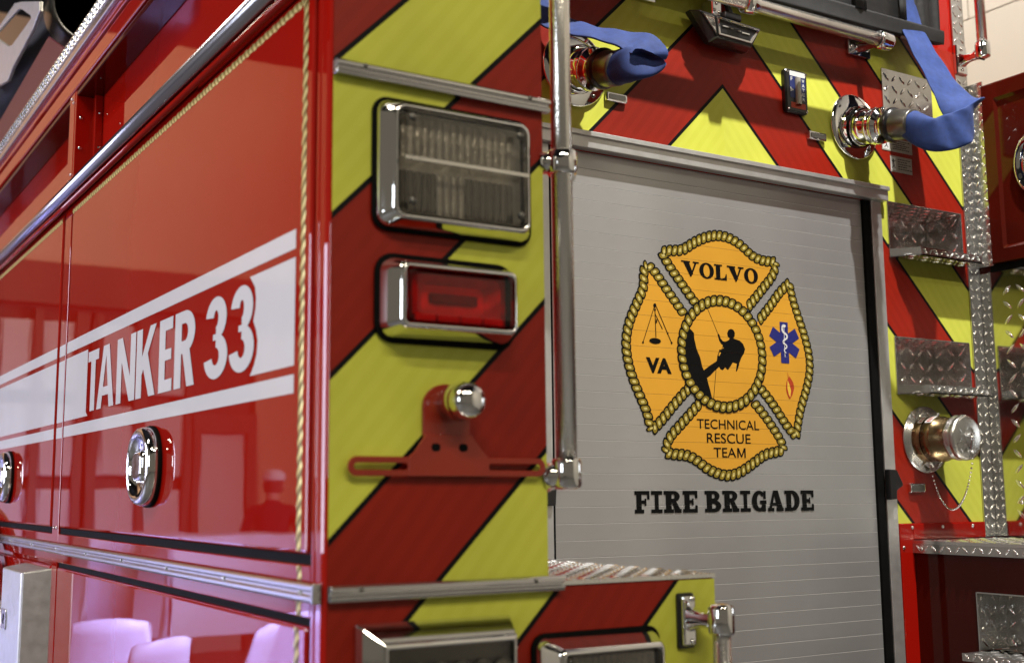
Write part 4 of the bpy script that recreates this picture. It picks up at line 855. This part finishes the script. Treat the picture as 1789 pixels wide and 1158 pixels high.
q = MB(); q.lathe((gx + .001, YD - .0150, gz - .034), (0, 0, 1), [(0, .0085), (.066, .0085)], 20); q.build('sight_tube', 'gauge_tube', ga)
g3 = lambda u, v, h: (u, YD - .0150 - h, v); pr = Print(g3)
for k, ch in enumerate('WATER'): put_text(pr, ch, gx + .016, gx + .0245, gz + .024 - k * .0115, gz + .032 - k * .0115, .02)
pr.mb.build('gauge_lettering', 'print_white', ga, fix=False); pr = Print(g3); put_text(pr, 'F', gx - .021, gx - .015, gz + .024, gz + .033, .02); pr.poly([(gx - .023, gz + .008), (gx - .023, gz - .004), (gx - .012, gz + .001)]); pr.mb.build('gauge_mark', 'print_white', ga, fix=False)
for sx in (-.030, .030):
    for sz in (-.046, .046): bolt(ga, (gx + sx, YD - .0138, gz + sz), (0, -1, 0), .0035, 'chrome', 'screw')
# warning labels and bare tread plate behind the hose
q = MB(); q.box(1.762, 1.952, YD - .004, YD - .001, 2.462, 2.618); diamond_plate(q, (1.762, YD - .0042, 2.462), (1, 0, 0), (0, 0, 1), .19, .156, pitch=.030, L=.028); part(q, 'scuff_plate', 'tread_plate')
for (x0, x1, z0, z1) in ((1.752, 1.865, 2.403, 2.438), (1.780, 1.861, 2.350, 2.392)):
    t = empty('warning_label', (0, 0, 0), truck)
    q = MB(); q.prism(xz([(x0, z0), (x1, z0), (x1, z1), (x0, z1)], YD - .0007), xz([(x0, z0), (x1, z0), (x1, z1), (x0, z1)], YD - .0012)); q.build('label_sheet', 'label_tan', t)
    l3 = lambda u, v, h: (u, YD - .0014 - h, v); pr = Print(l3); w_ = x1 - x0; h_ = z1 - z0
    pr.poly([(x0 + .02 * w_, z0 + .1 * h_), (x0 + .24 * w_, z0 + .1 * h_), (x0 + .24 * w_, z0 + .92 * h_), (x0 + .02 * w_, z0 + .92 * h_)], 1)
    cx = x0 + .13 * w_
    pr.disc((cx, z0 + .74 * h_), .0028); pr.line((cx, z0 + .68 * h_), (cx + .002, z0 + .40 * h_), .0035); pr.line((cx, z0 + .62 * h_), (cx + .008, z0 + .72 * h_), .002); pr.line((cx, z0 + .62 * h_), (cx - .007, z0 + .70 * h_), .002); pr.line((cx + .002, z0 + .40 * h_), (cx - .006, z0 + .20 * h_), .0022); pr.line((cx + .002, z0 + .40 * h_), (cx + .007, z0 + .22 * h_), .0022)
    for k in range(5):
        zl = z0 + h_ * (.82 - .15 * k); xs = x0 + .34 * w_
        while xs < x1 - .12 * w_ - (.12 * w_ if k in (1, 3) else 0):
            ln = random.uniform(.003, .009); pr.line((xs, zl), (xs + ln, zl), .0022); xs += ln + .0018
    pr.mb.build('label_print', ['print_black', 'print_white'], t, fix=False)
# scene light over the shutter
sl = empty('scene_light', (0, 0, 0), truck); A = [(1.098, 2.624), (1.308, 2.617), (1.272, 2.556), (1.155, 2.558)]
q = MB(); A2 = [(1.112, 2.618), (1.296, 2.610), (1.266, 2.562), (1.160, 2.564)]; q.loft([xz(A, YD - .012), xz(A, YD - .030), xz(A2, YD - .052)], cap_a=True, cap_b=True, smooth=False); q.build('housing', 'black_plastic', sl, bevel=.004, seg=3)
B0 = [(1.158, 2.612), (1.290, 2.605), (1.262, 2.567), (1.163, 2.569)]; B1 = [(1.166, 2.607), (1.280, 2.601), (1.257, 2.572), (1.168, 2.574)]
q = MB(); q.loft([xz(B0, YD - .0525), xz(B0, YD - .0555), xz(B1, YD - .0555), xz(B1, YD - .053)], smooth=False); q.build('lens_frame', 'chrome', sl, bevel=.001)
q = MB(); q.prism(xz([(1.116, 2.612), (1.153, 2.611), (1.157, 2.570)], YD - .0525), xz([(1.118, 2.610), (1.151, 2.609), (1.155, 2.573)], YD - .055)); q.build('end_cheek', 'chrome', sl, bevel=.001)
for x0, x1, zc in ((1.176, 1.196, 2.5925), (1.199, 1.208, 2.5912), (1.222, 1.231, 2.5898), (1.234, 1.258, 2.588)):
    q = MB(); q.box(x0, x1, YD - .0545, YD - .0525, zc - .0018, zc + .0018); q.build('lamp_module', 'gauge_tube', sl, bevel=.0005)
q = MB(); q.box(1.160, 1.188, YD - .040, YD - .002, 2.6215, 2.662); q.build('bracket', 'chrome', sl, bevel=.003)
q = MB(); q.box(1.188, 1.240, YD - .050, YD - .015, 2.616, 2.634); q.build('pivot', 'black_plastic', sl, bevel=.004)
q = MB(); q.prism([(1.224, YD - .03, 2.63), (1.240, YD - .03, 2.63), (1.226, YD - .03, 2.66), (1.214, YD - .03, 2.66)], [(1.224, YD - .02, 2.63), (1.240, YD - .02, 2.63), (1.226, YD - .02, 2.66), (1.214, YD - .02, 2.66)]); q.build('yoke', 'black_plastic', sl, bevel=.002)
for x, z in ((1.166, 2.634), (1.180, 2.630), (1.172, 2.650)): bolt(sl, (x, YD - .0402, z), (0, -1, 0), .004)

# ---------------------------------------------------------------- right-hand block: faces turned to the left
XR = 2.104; XL = 1.782
boxpart('right_compartment', 'red_paint_shaded', (XR + .001, 3.0, -.6, YD + .3, 1.43, 2.618), bevel=.003)
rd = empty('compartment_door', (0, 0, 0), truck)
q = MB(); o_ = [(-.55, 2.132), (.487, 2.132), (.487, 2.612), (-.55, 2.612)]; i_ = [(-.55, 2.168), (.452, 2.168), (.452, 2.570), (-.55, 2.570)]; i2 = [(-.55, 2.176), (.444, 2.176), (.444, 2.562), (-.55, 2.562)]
q.loft([yz(o_, XR + .0008), yz(o_, XR - .012), yz(i_, XR - .012), yz(i2, XR - .006)], cap_b=True, smooth=False); q.build('door_leaf', 'red_paint_shaded', rd, bevel=.003, seg=2)
q = MB(); el = lambda k, x: [(x, .348 + .058 * k * math.cos(a), 2.372 + .084 * k * math.sin(a)) for a in [2 * math.pi * i / 36 for i in range(36)]]
q.loft([el(1.0, XR - .0062), el(1.0, XR - .012), el(.94, XR - .017), el(.86, XR - .018), el(.80, XR - .012), el(.5, XR - .009)], cap_b=True); q.build('door_handle', 'chrome', rd)
q = MB(); q.box(XR - .003, XR + .0005, -.55, YD - .005, 1.436, 2.112); diamond_plate(q, (XR - .0032, YD - .03, 1.44), (0, -1, 0), (0, 0, 1), 1.05, .665, pitch=.038, L=.034, W=.0085, H=.0022, phase=.3); part(q, 'side_tread_plate', 'tread_plate_polished')
boxpart('gap_seal', 'rubber', (XR - .0015, XR + .0005, -.55, .50, 2.1125, 2.131), bevel=0)
for y in (.455, .36, .26):
    for z in (1.52, 2.06): bolt(truck, (XR - .003, y, z), (-1, 0, 0), .005, 'satin_steel', 'rivet')
q = MB(); q.box(XL - .006, XR - .004, -.55, YD - .006, 1.424, 1.4315); diamond_plate(q, (XL, -.5, 1.4316), (1, 0, 0), (0, 1, 0), .32, 1.02, pitch=.026, L=.024, W=.007, H=.002); part(q, 'ledge_plate', 'tread_plate_bright')
q = MB(); q.box(XL - .0065, XL - .0035, -.55, YD - .006, 1.402, 1.4238); diamond_plate(q, (XL - .0066, YD - .012, 1.4025), (0, -1, 0), (0, 0, 1), 1.0, .022, pitch=.0215, L=.022, W=.005, phase=.5); part(q, 'ledge_lip', 'tread_plate')
for y in (.505, .235, -.03): bolt(truck, (XL - .0065, y, 1.412), (-1, 0, 0), .004, 'satin_steel', 'rivet')
lw = MB(); py0, py1, pz0, pz1 = -.02, .366, 1.190, 1.320
lw.box(XL, XL + .05, -.55, py0, .8, 1.4238); lw.box(XL, XL + .05, py1, YD - .002, .8, 1.4238); lw.box(XL, XL + .05, py0, py1, .8, pz0); lw.box(XL, XL + .05, py0, py1, pz1, 1.4238); part(lw, 'lower_wall', 'red_paint_shaded')
ps = empty('pocket_step', (0, 0, 0), truck); D = .10
q = MB(); q.box(XL + D, XL + D + .003, py0, py1, pz0, pz1); diamond_plate(q, (XL + D - .0002, py1, pz0), (0, -1, 0), (0, 0, 1), py1 - py0, pz1 - pz0, pitch=.036, phase=.4); q.build('back_plate', 'tread_plate', ps)
q = MB(); q.box(XL - .002, XL + D, py1 - .002, py1 + .0008, pz0, pz1); diamond_plate(q, (XL, py1 - .0022, pz0), (1, 0, 0), (0, 0, 1), D, pz1 - pz0, pitch=.034); q.build('side_plate', 'tread_plate', ps)
q = MB(); q.box(XL - .002, XL + D, py0, py1 - .002, pz1 - .002, pz1 + .001); q.build('top_plate', 'tread_plate', ps)
q = MB(); q.box(XL - .070, XL + D, py0, py1 - .006, pz0 - .004, pz0); diamond_plate(q, (XL - .068, py0, pz0 + .0001), (1, 0, 0), (0, 1, 0), .15, py1 - py0, pitch=.028, L=.026); q.build('tread', 'tread_plate', ps)
q = MB(); q.box(XL - .072, XL - .0702, py0, py1 - .006, pz0 - .016, pz0 + .001); diamond_plate(q, (XL - .0722, py1 - .01, pz0 - .016), (0, -1, 0), (0, 0, 1), .36, .018, pitch=.0175, L=.018, W=.005, phase=.5); q.build('tread_lip', 'tread_plate', ps)
boxpart('door_frame_strip', 'red_paint', (1.7335, XL, YD - .006, YD + .0015, .8, 1.4715), bevel=.0015); boxpart('door_frame_strip', 'red_paint', (XL + .0005, 2.055, YD - .006, YD + .0015, 1.433, 1.4715), bevel=.0015)
for x, z in ((1.778, 1.462), (1.890, 1.462), (2.005, 1.463), (1.744, 1.415)): bolt(truck, (x, YD - .006, z), (0, -1, 0), .0042, 'satin_steel', 'rivet')

# ---------------------------------------------------------------- black cover hanging from the hose bed
hc = empty('hose_bed_cover', (0, 0, 0)); tag(hc, 'black vinyl hose bed cover hanging above the chrome rail', 'cover')
def sheet(x0, x1, z0a, z0b, z1, y, name, m, ph=0.0, amp=.006):
    rows = []
    for j in range(9):
        row = []
        for i in range(17):
            u = i / 16; v = j / 8; zb = z0a + (z0b - z0a) * u; row.append((x0 + (x1 - x0) * u, y + amp * math.sin(u * 9 + ph + v * 2) * (1 - v * .4), zb + (z1 - zb) * v))
        rows.append(row)
    q = MB(); q.grid(rows); o = q.build(name, m, hc); o.modifiers.new('s', 'SOLIDIFY').thickness = .004; return o
sheet(.75, 1.775, 2.658, 2.684, 3.05, .478, 'flap', 'cover_vinyl'); sheet(1.842, 1.926, 2.690, 2.692, 3.05, .478, 'flap', 'cover_vinyl', 1.0)
sheet(.75, 1.927, 2.660, 2.690, 2.725, .470, 'hem_band', 'webbing', .3, .004); sheet(1.60, 1.64, 2.722, 2.722, 3.05, .468, 'webbing_strap', 'webbing', .5, .002); sheet(1.765, 1.79, 2.726, 2.726, 3.05, .469, 'webbing_strap', 'webbing', .2, .002); sheet(1.36, 1.40, 2.712, 2.712, 3.05, .468, 'webbing_strap', 'webbing', .9, .002)

# ---------------------------------------------------------------- left side of the body (plane x = 0)
YE = 4.6
body = MB(); body.box(.010, .345, .0045, YE, .8, 2.335); body.box(.075, .345, .0045, YE, 2.335, 2.70); part(body, 'side_body', 'red_paint')
# rear corner post with two rounded beads
q = MB(); sec = [(.010, .044), (.001, .044), (-.0005, .042), (-.0005, .034), (.0012, .0325), (.0012, .0285), (-.0005, .027), (-.0005, .012), (.0008, .006), (.004, .002), (.010, .0015)]
q.prism([(a, b, .8) for a, b in sec], [(a, b, 2.70) for a, b in sec]); part(q, 'corner_post', 'red_paint', bevel=.0012, seg=3)
def slab_door(name, y0, y1, z0, z1, parent=None, bev=.0055):
    return boxpart(name, 'red_paint', (-.003, .0095, y0, y1, z0, z1), parent, bevel=bev, seg=3)
sd1 = slab_door('compartment_door', .052, 1.562, 1.4705, 2.262); sd2 = slab_door('compartment_door', 1.668, YE, 1.4705, 2.262)
ld1 = slab_door('lower_compartment_door', .052, 1.566, .82, 1.3775); ld2 = slab_door('lower_compartment_door', 1.65, YE, .82, 1.3775)
# upright between the doors
boxpart('door_post', 'red_paint', (-.001, .0095, 1.582, 1.652, 1.434, 2.262), bevel=.002); boxpart('door_post', 'red_paint', (-.001, .0095, 1.582, 1.640, .82, 1.410), bevel=.002)
for z in (1.475, 1.49): bolt(truck, (-.001, 1.60 + (z - 1.475) * 2, 1.470), (-1, 0, 0), .004, 'satin_steel', 'rivet')
boxpart('door_seam', 'rubber', (.004, .0105, 1.563, 1.5815, .82, 2.262), bevel=0); boxpart('door_seam', 'rubber', (.004, .0105, 1.6525, 1.6675, 1.47, 2.262), bevel=0)
boxpart('door_seam', 'rubber', (.004, .0105, .0445, .0515, .82, 2.262), bevel=0)
# red strips and black gaskets under the doors, ridged rub rail between
boxpart('gap_seal', 'rubber', (.0015, .0105, .046, 1.562, 1.4565, 1.4700), bevel=0); boxpart('gap_seal', 'rubber', (.0015, .0105, 1.668, YE, 1.4565, 1.4700), bevel=0)
boxpart('gap_seal', 'rubber', (.0015, .0105, .046, 1.566, 1.3780, 1.3880), bevel=0)
boxpart('rail_backing', 'red_paint', (-.0008, .0095, .044, YE, 1.434, 1.4560), bevel=.002); boxpart('rail_backing', 'red_paint', (-.0008, .0095, .044, YE, 1.3885, 1.4120), bevel=.002)
q = MB(); zr = 1.4225; sec = [(-.001, zr - .0125), (-.011, zr - .0125), (-.0135, zr - .009), (-.0135, zr - .004), (-.010, zr - .002), (-.010, zr + .002), (-.0135, zr + .004), (-.0135, zr + .009), (-.011, zr + .0125), (-.001, zr + .0125)]
q.prism([(a, .012, b) for a, b in sec], [(a, YE, b) for a, b in sec]); rr_ = part(q, 'rub_rail', 'extrusion', bevel=.0008, seg=1)
q = MB(); q.box(-.0142, -.001, .006, .0118, zr - .013, zr + .013); part(q, 'rail_end_cap', 'extrusion', rr_, bevel=.0015)
for k in range(9): bolt(rr_, (-.0100, .055 + k * .30, zr), (-1, 0, 0), .0032, 'satin_steel', 'screw')
# drip rail over the doors
q = MB(); zc = 2.296; sec = [(.0, zc - .017)] + [(-.017 + .0175 * math.cos(a), zc + .0175 * math.sin(a)) for a in [math.radians(-110 - 13 * k) for k in range(15)]] + [(.0, zc + .018)]
q.prism([(a, .004, b) for a, b in sec], [(a, YE, b) for a, b in sec], smooth=True); part(q, 'drip_rail', 'drip_metal')
q = MB(); sec = [(-.014 + .0065 * math.cos(a), 2.268 + .0065 * math.sin(a)) for a in [2 * math.pi * k / 12 for k in range(12)]]; q.prism([(a, .004, b) for a, b in sec], [(a, YE, b) for a, b in sec], smooth=True); part(q, 'drip_lip', 'red_paint')
# upper recesses
for y0, y1 in ((.06, 1.585), (1.66, YE)):
    t = empty('upper_recess', (0, 0, 0), truck)
    q = MB(); q.box(.060, .0745, y0 - .02, y1 + .02, 2.318, 2.585); q.build('back_panel', 'red_paint', t)
    q = MB(); q.box(-.001, .060, y1, y1 + .012, 2.318, 2.58); q.build('side_panel', 'red_paint', t, bevel=.002)
    q = MB(); q.box(-.001, .060, y0 - .012, y0, 2.318, 2.58); q.build('side_panel', 'red_paint', t, bevel=.002)
    q = MB(); q.box(.040, .0598, y1 - .030, y1 - .0005, 2.318, 2.569); q.build('side_flange', 'red_paint', t, bevel=.002)
    q = MB(); q.box(.0, .060, y0, y1, 2.556, 2.57); q.build('soffit', 'red_paint_shaded', t, bevel=.002)
    for z in (2.42, 2.50): bolt(t, (.012, y1 - .0002, z), (0, -1, 0), .005)
    for z in (2.42, 2.51): bolt(t, (.052, y1 - .0305, z), (0, -1, 0), .004)
boxpart('recess_post', 'red_paint', (-.002, .010, 1.598, 1.648, 2.316, 2.58), bevel=.003)
boxpart('top_header', 'red_paint', (-.006, .0745, .004, YE, 2.571, 2.618), bevel=.005, seg=3); boxpart('top_header_step', 'red_paint', (-.012, .0745, .004, YE, 2.6185, 2.642), bevel=.004, seg=3)
for z in (2.34, 2.355, 2.545, 2.56): bolt(truck, (-.002, 1.612 + (.02 if z in (2.34, 2.56) else 0), z), (-1, 0, 0), .004, 'satin_steel', 'rivet')
# bright edge and tread plate along the top
boxpart('top_edge_rail', 'extrusion', (-.022, .02, .004, YE, 2.6425, 2.664), bevel=.004, seg=3)
q = MB(); q.box(-.024, .35, .004, YE, 2.6645, 2.700)
for k in range(int((YE - .01) / .0165)):
    for j in range(2):
        y = .012 + k * .0165 + j * .008; z = 2.675 + j * .015; dz = .0075 * (1 if (k + j) % 2 else -1)
        c = Vector((-.0242, y, z)); d = Vector((0, .0055, dz)); e = Vector((0, .0035, -.0026 * (1 if dz > 0 else -1))); tp_ = c + Vector((-.0042, 0, 0)); n0 = len(q.v)
        q.v += [tuple(c + d), tuple(c + e), tuple(c - d), tuple(c - e), tuple(tp_)]
        for f in ((0, 1, 4), (1, 2, 4), (2, 3, 4), (3, 0, 4)): q.f.append(tuple(n0 + i for i in f)); q.m.append(0); q.sm.append(False)
part(q, 'top_tread_edge', 'tread_plate_bright')
# round chrome latches on the doors
for cy, parent in ((.800, sd1), (2.268, sd2)):
    loop = lambda k, x: [(x, cy + .078 * k * math.copysign(abs(math.cos(a)) ** .85, math.cos(a)), 1.601 + .074 * k * math.copysign(abs(math.sin(a)) ** .85, math.sin(a))) for a in [2 * math.pi * i / 40 for i in range(40)]]
    q = MB(); q.loft([loop(1.02, -.0031), loop(1.03, -.007), loop(1.01, -.011)], cap_b=True); q.build('latch_gasket', 'rubber', parent)
    q = MB(); q.loft([loop(.985, -.0112), loop(.98, -.020), loop(.95, -.026), loop(.88, -.0295), loop(.80, -.030), loop(.74, -.026), loop(.70, -.019), loop(.4, -.016)], cap_b=True); q.build('latch_pan', 'chrome', parent)
    q = MB(); q.loft([[(x, cy + a, 1.601 + b) for a, b in rr(w_, h_, .014, 5)] for x, w_, h_ in ((-.0165, .070, .060), (-.026, .066, .056), (-.030, .052, .044))], cap_b=True); q.build('latch_paddle', 'chrome', parent)
# white stripes with TANKER 33
def s3(u, v, h): return (-.0034 - h, -u, v)
def stripe_poly(name, pts, parent):
    pr = Print(s3); pr.poly(pts); return pr.mb.build(name, 'white_vinyl', parent, fix=False)
for d_, ya, yb in ((sd1, .105, 1.5575), (sd2, 1.672, YE)):
    for z0, z1 in ((1.8905, 1.9185), (1.6870, 1.7134)): stripe_poly('white_stripe', [(-yb, z0), (-ya, z0), (-ya, z1), (-yb, z1)], d_)
stripe_poly('white_band', [(-YE, 1.7256), (-1.672, 1.7256), (-1.672, 1.8783), (-YE, 1.8783)], sd2); stripe_poly('white_band', [(-1.5575, 1.7256), (-1.318, 1.7256), (-1.335, 1.7350), (-1.335, 1.8783), (-1.5575, 1.8783)], sd1)
bc = [(-.286, 1.8783), (-.264, 1.860), (-.2585, 1.842), (-.2600, 1.826), (-.2680, 1.808), (-.2560, 1.794), (-.2480, 1.776), (-.2510, 1.756), (-.262, 1.740), (-.278, 1.7256)]
stripe_poly('white_band', bc + [(-.105, 1.7256), (-.105, 1.8783)], sd1)
boxpart('door_stripe_post', 'white_vinyl', (-.0016, -.0011, 1.584, 1.650, 1.7256, 1.8783), bevel=0)
boxpart('door_stripe_post', 'white_vinyl', (-.0016, -.0011, 1.584, 1.650, 1.8905, 1.9185), bevel=0); boxpart('door_stripe_post', 'white_vinyl', (-.0016, -.0011, 1.584, 1.650, 1.6870, 1.7134), bevel=0)
pr = Print(s3, start=.0003)
for ch, u0, u1, sx, sy in (('T', -1.326, -1.228, .42, .17), ('A', -1.236, -1.088, .27, .17), ('N', -1.069, -.926, .27, .2), ('K', -.918, -.784, .30, .2), ('E', -.761, -.678, .46, .165), ('R', -.664, -.548, .34, .165), ('3', -.4925, -.381, .36, .165), ('3', -.369, -.2620, .37, .165)):
    put(pr, glyph(ch, sx, sy), u0, u1, 1.7345, 1.8700)
pr.mb.build('side_lettering', 'white_vinyl', sd1, fix=False)
# twisted gold line
def gold_rope(name, p0, p1, m, parent, hw=.0092, pitch=.022, amp=.14):
    p0 = Vector(p0); p1 = Vector(p1); n = max(8, int((p1 - p0).length / .004)); d = (p1 - p0).normalized(); w_ = Vector((0, -d.z, d.y)); A = []; B = []
    for k in range(n + 1):
        s = (p1 - p0).length * k / n; p = p0 + d * s; g = hw * (1 - amp + amp * math.cos(2 * math.pi * s / pitch)); g2 = hw * (1 - amp + amp * math.cos(2 * math.pi * s / pitch + 2.2)); A.append(p + w_ * g); B.append(p - w_ * g2)
    q = MB(); q.grid([A, [(a + b) / 2 + Vector((-.0012, 0, 0)) for a, b in zip(A, B)], B], 0, True); return q.build(name, m, parent, fix=False)
gold_rope('gold_line', (-.0034, .080, 1.474), (-.0034, .080, 2.248), 'gold_leaf', sd1); gold_rope('gold_line', (-.0034, .082, .83), (-.0034, .082, 1.3745), 'gold_leaf', ld1)
gold_rope('gold_line', (-.0012, .081, 1.437), (-.0012, .081, 1.4545), 'gold_leaf', truck); gold_rope('gold_line', (-.0012, .082, 1.390), (-.0012, .082, 1.4095), 'gold_leaf', truck)
gold_rope('gold_line', (-.0034, .088, 2.2475), (-.0034, 1.556, 2.2475), 'gold_leaf_line', sd1, hw=.0068, pitch=.030, amp=.14); gold_rope('gold_line', (-.0034, 1.674, 2.2475), (-.0034, YE, 2.2475), 'gold_leaf_line', sd2, hw=.0068, pitch=.030, amp=.14)
# stainless box ahead of the lower door, and the wheel arch edge
sb = empty('steel_box', (0, 0, 0), truck)
q = MB(); sec = [(.009, 1.640), (-.060, 1.665), (-.066, 1.672), (-.066, 1.92), (-.058, 1.945), (.009, 1.965)]
q.prism([(a, b, .82) for a, b in sec], [(a, b, 1.372 - (.01 if a < -.03 else 0)) for a, b in sec]); q.build('housing', 'aluminium', sb, bevel=.004, seg=3)
q = MB(); q.prism(yz(rr(.07, .05, .006, 4, 1.87, 1.235), -.0662), yz(rr(.07, .05, .006, 4, 1.87, 1.235), -.069)); q.build('key_lock', 'satin_steel', sb, bevel=.002)
q = MB(); q.prism(yz(rr(.018, .026, .006, 4, 1.866, 1.236), -.0691), yz(rr(.018, .026, .006, 4, 1.866, 1.236), -.0694)); q.build('key_slot', 'rubber', sb)
wa = empty('wheel_arch', (0, 0, 0), truck)
for r_, m, x0 in ((.640, 'satin_steel', -.030), (.610, 'red_paint_shaded', -.022)):
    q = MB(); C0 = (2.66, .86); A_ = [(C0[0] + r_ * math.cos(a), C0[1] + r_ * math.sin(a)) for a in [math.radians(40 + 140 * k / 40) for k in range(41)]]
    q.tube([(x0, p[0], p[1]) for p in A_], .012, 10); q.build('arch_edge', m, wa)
# red tray, suction hose and its alloy bracket on top
q = MB(); tr = [(2.05, 2.70), (2.05, 2.838), (2.43, 3.022), (4.4, 2.96), (4.4, 2.70)]; q.prism(yz(tr, .078), yz(tr, .084)); part(q, 'hose_tray', 'tray_maroon', bevel=.002)
sh = empty('suction_hose', (.24, 3.2, 3.05)); tag(sh, 'thick black ribbed suction hose lying on the truck top', 'hose')
a0 = Vector((.0, -.60, .17)); a1 = Vector((-.03, 1.4, .30)); d_ = (a1 - a0).normalized(); prof = []; Lh = (a1 - a0).length; k = 0; s = 0.10
while s < Lh: prof += [(s, .116), (s + .010, .121)]; s += .020
q = MB(); q.lathe(a0, d_, prof, 32); q.build('ribbed_tube', 'suction_hose', sh)
q = MB(); q.lathe(a0, d_, [(.14, .124), (.10, .130), (.01, .134), (0, .132), (-.004, .124), (0, .116)] + [(.02 + .012 * k, .112 + (.003 if k % 2 else 0)) for k in range(40)], 40); q.build('cuff', 'black_plastic', sh)
ab = empty('alloy_bracket', (0, 0, 0), truck)
yl = [(3.732, 3.418), (3.019, 3.351), (2.872, 3.303), (2.518, 3.172), (2.509, 3.135), (2.618, 3.11), (2.996, 3.093), (3.083, 3.073), (3.66, 3.195)]; yi = [(3.45, 3.380), (2.937, 3.298), (2.864, 3.272), (2.675, 3.179), (2.66, 3.162), (2.80, 3.172), (3.023, 3.192), (3.098, 3.211), (3.42, 3.356)]
q = MB(); q.grid([yz(yl, .060), yz(yl, .072), yz(yi, .072), yz(yi, .060)], 0, False, closed_u=True, closed_v=True); q.build('plate', 'aluminium', ab, bevel=.003)
SC.cycles.samples = 128
SC.cycles.max_bounces = 8; SC.cycles.glossy_bounces = 5; SC.cycles.transmission_bounces = 6
SC.cycles.caustics_reflective = False; SC.cycles.caustics_refractive = False
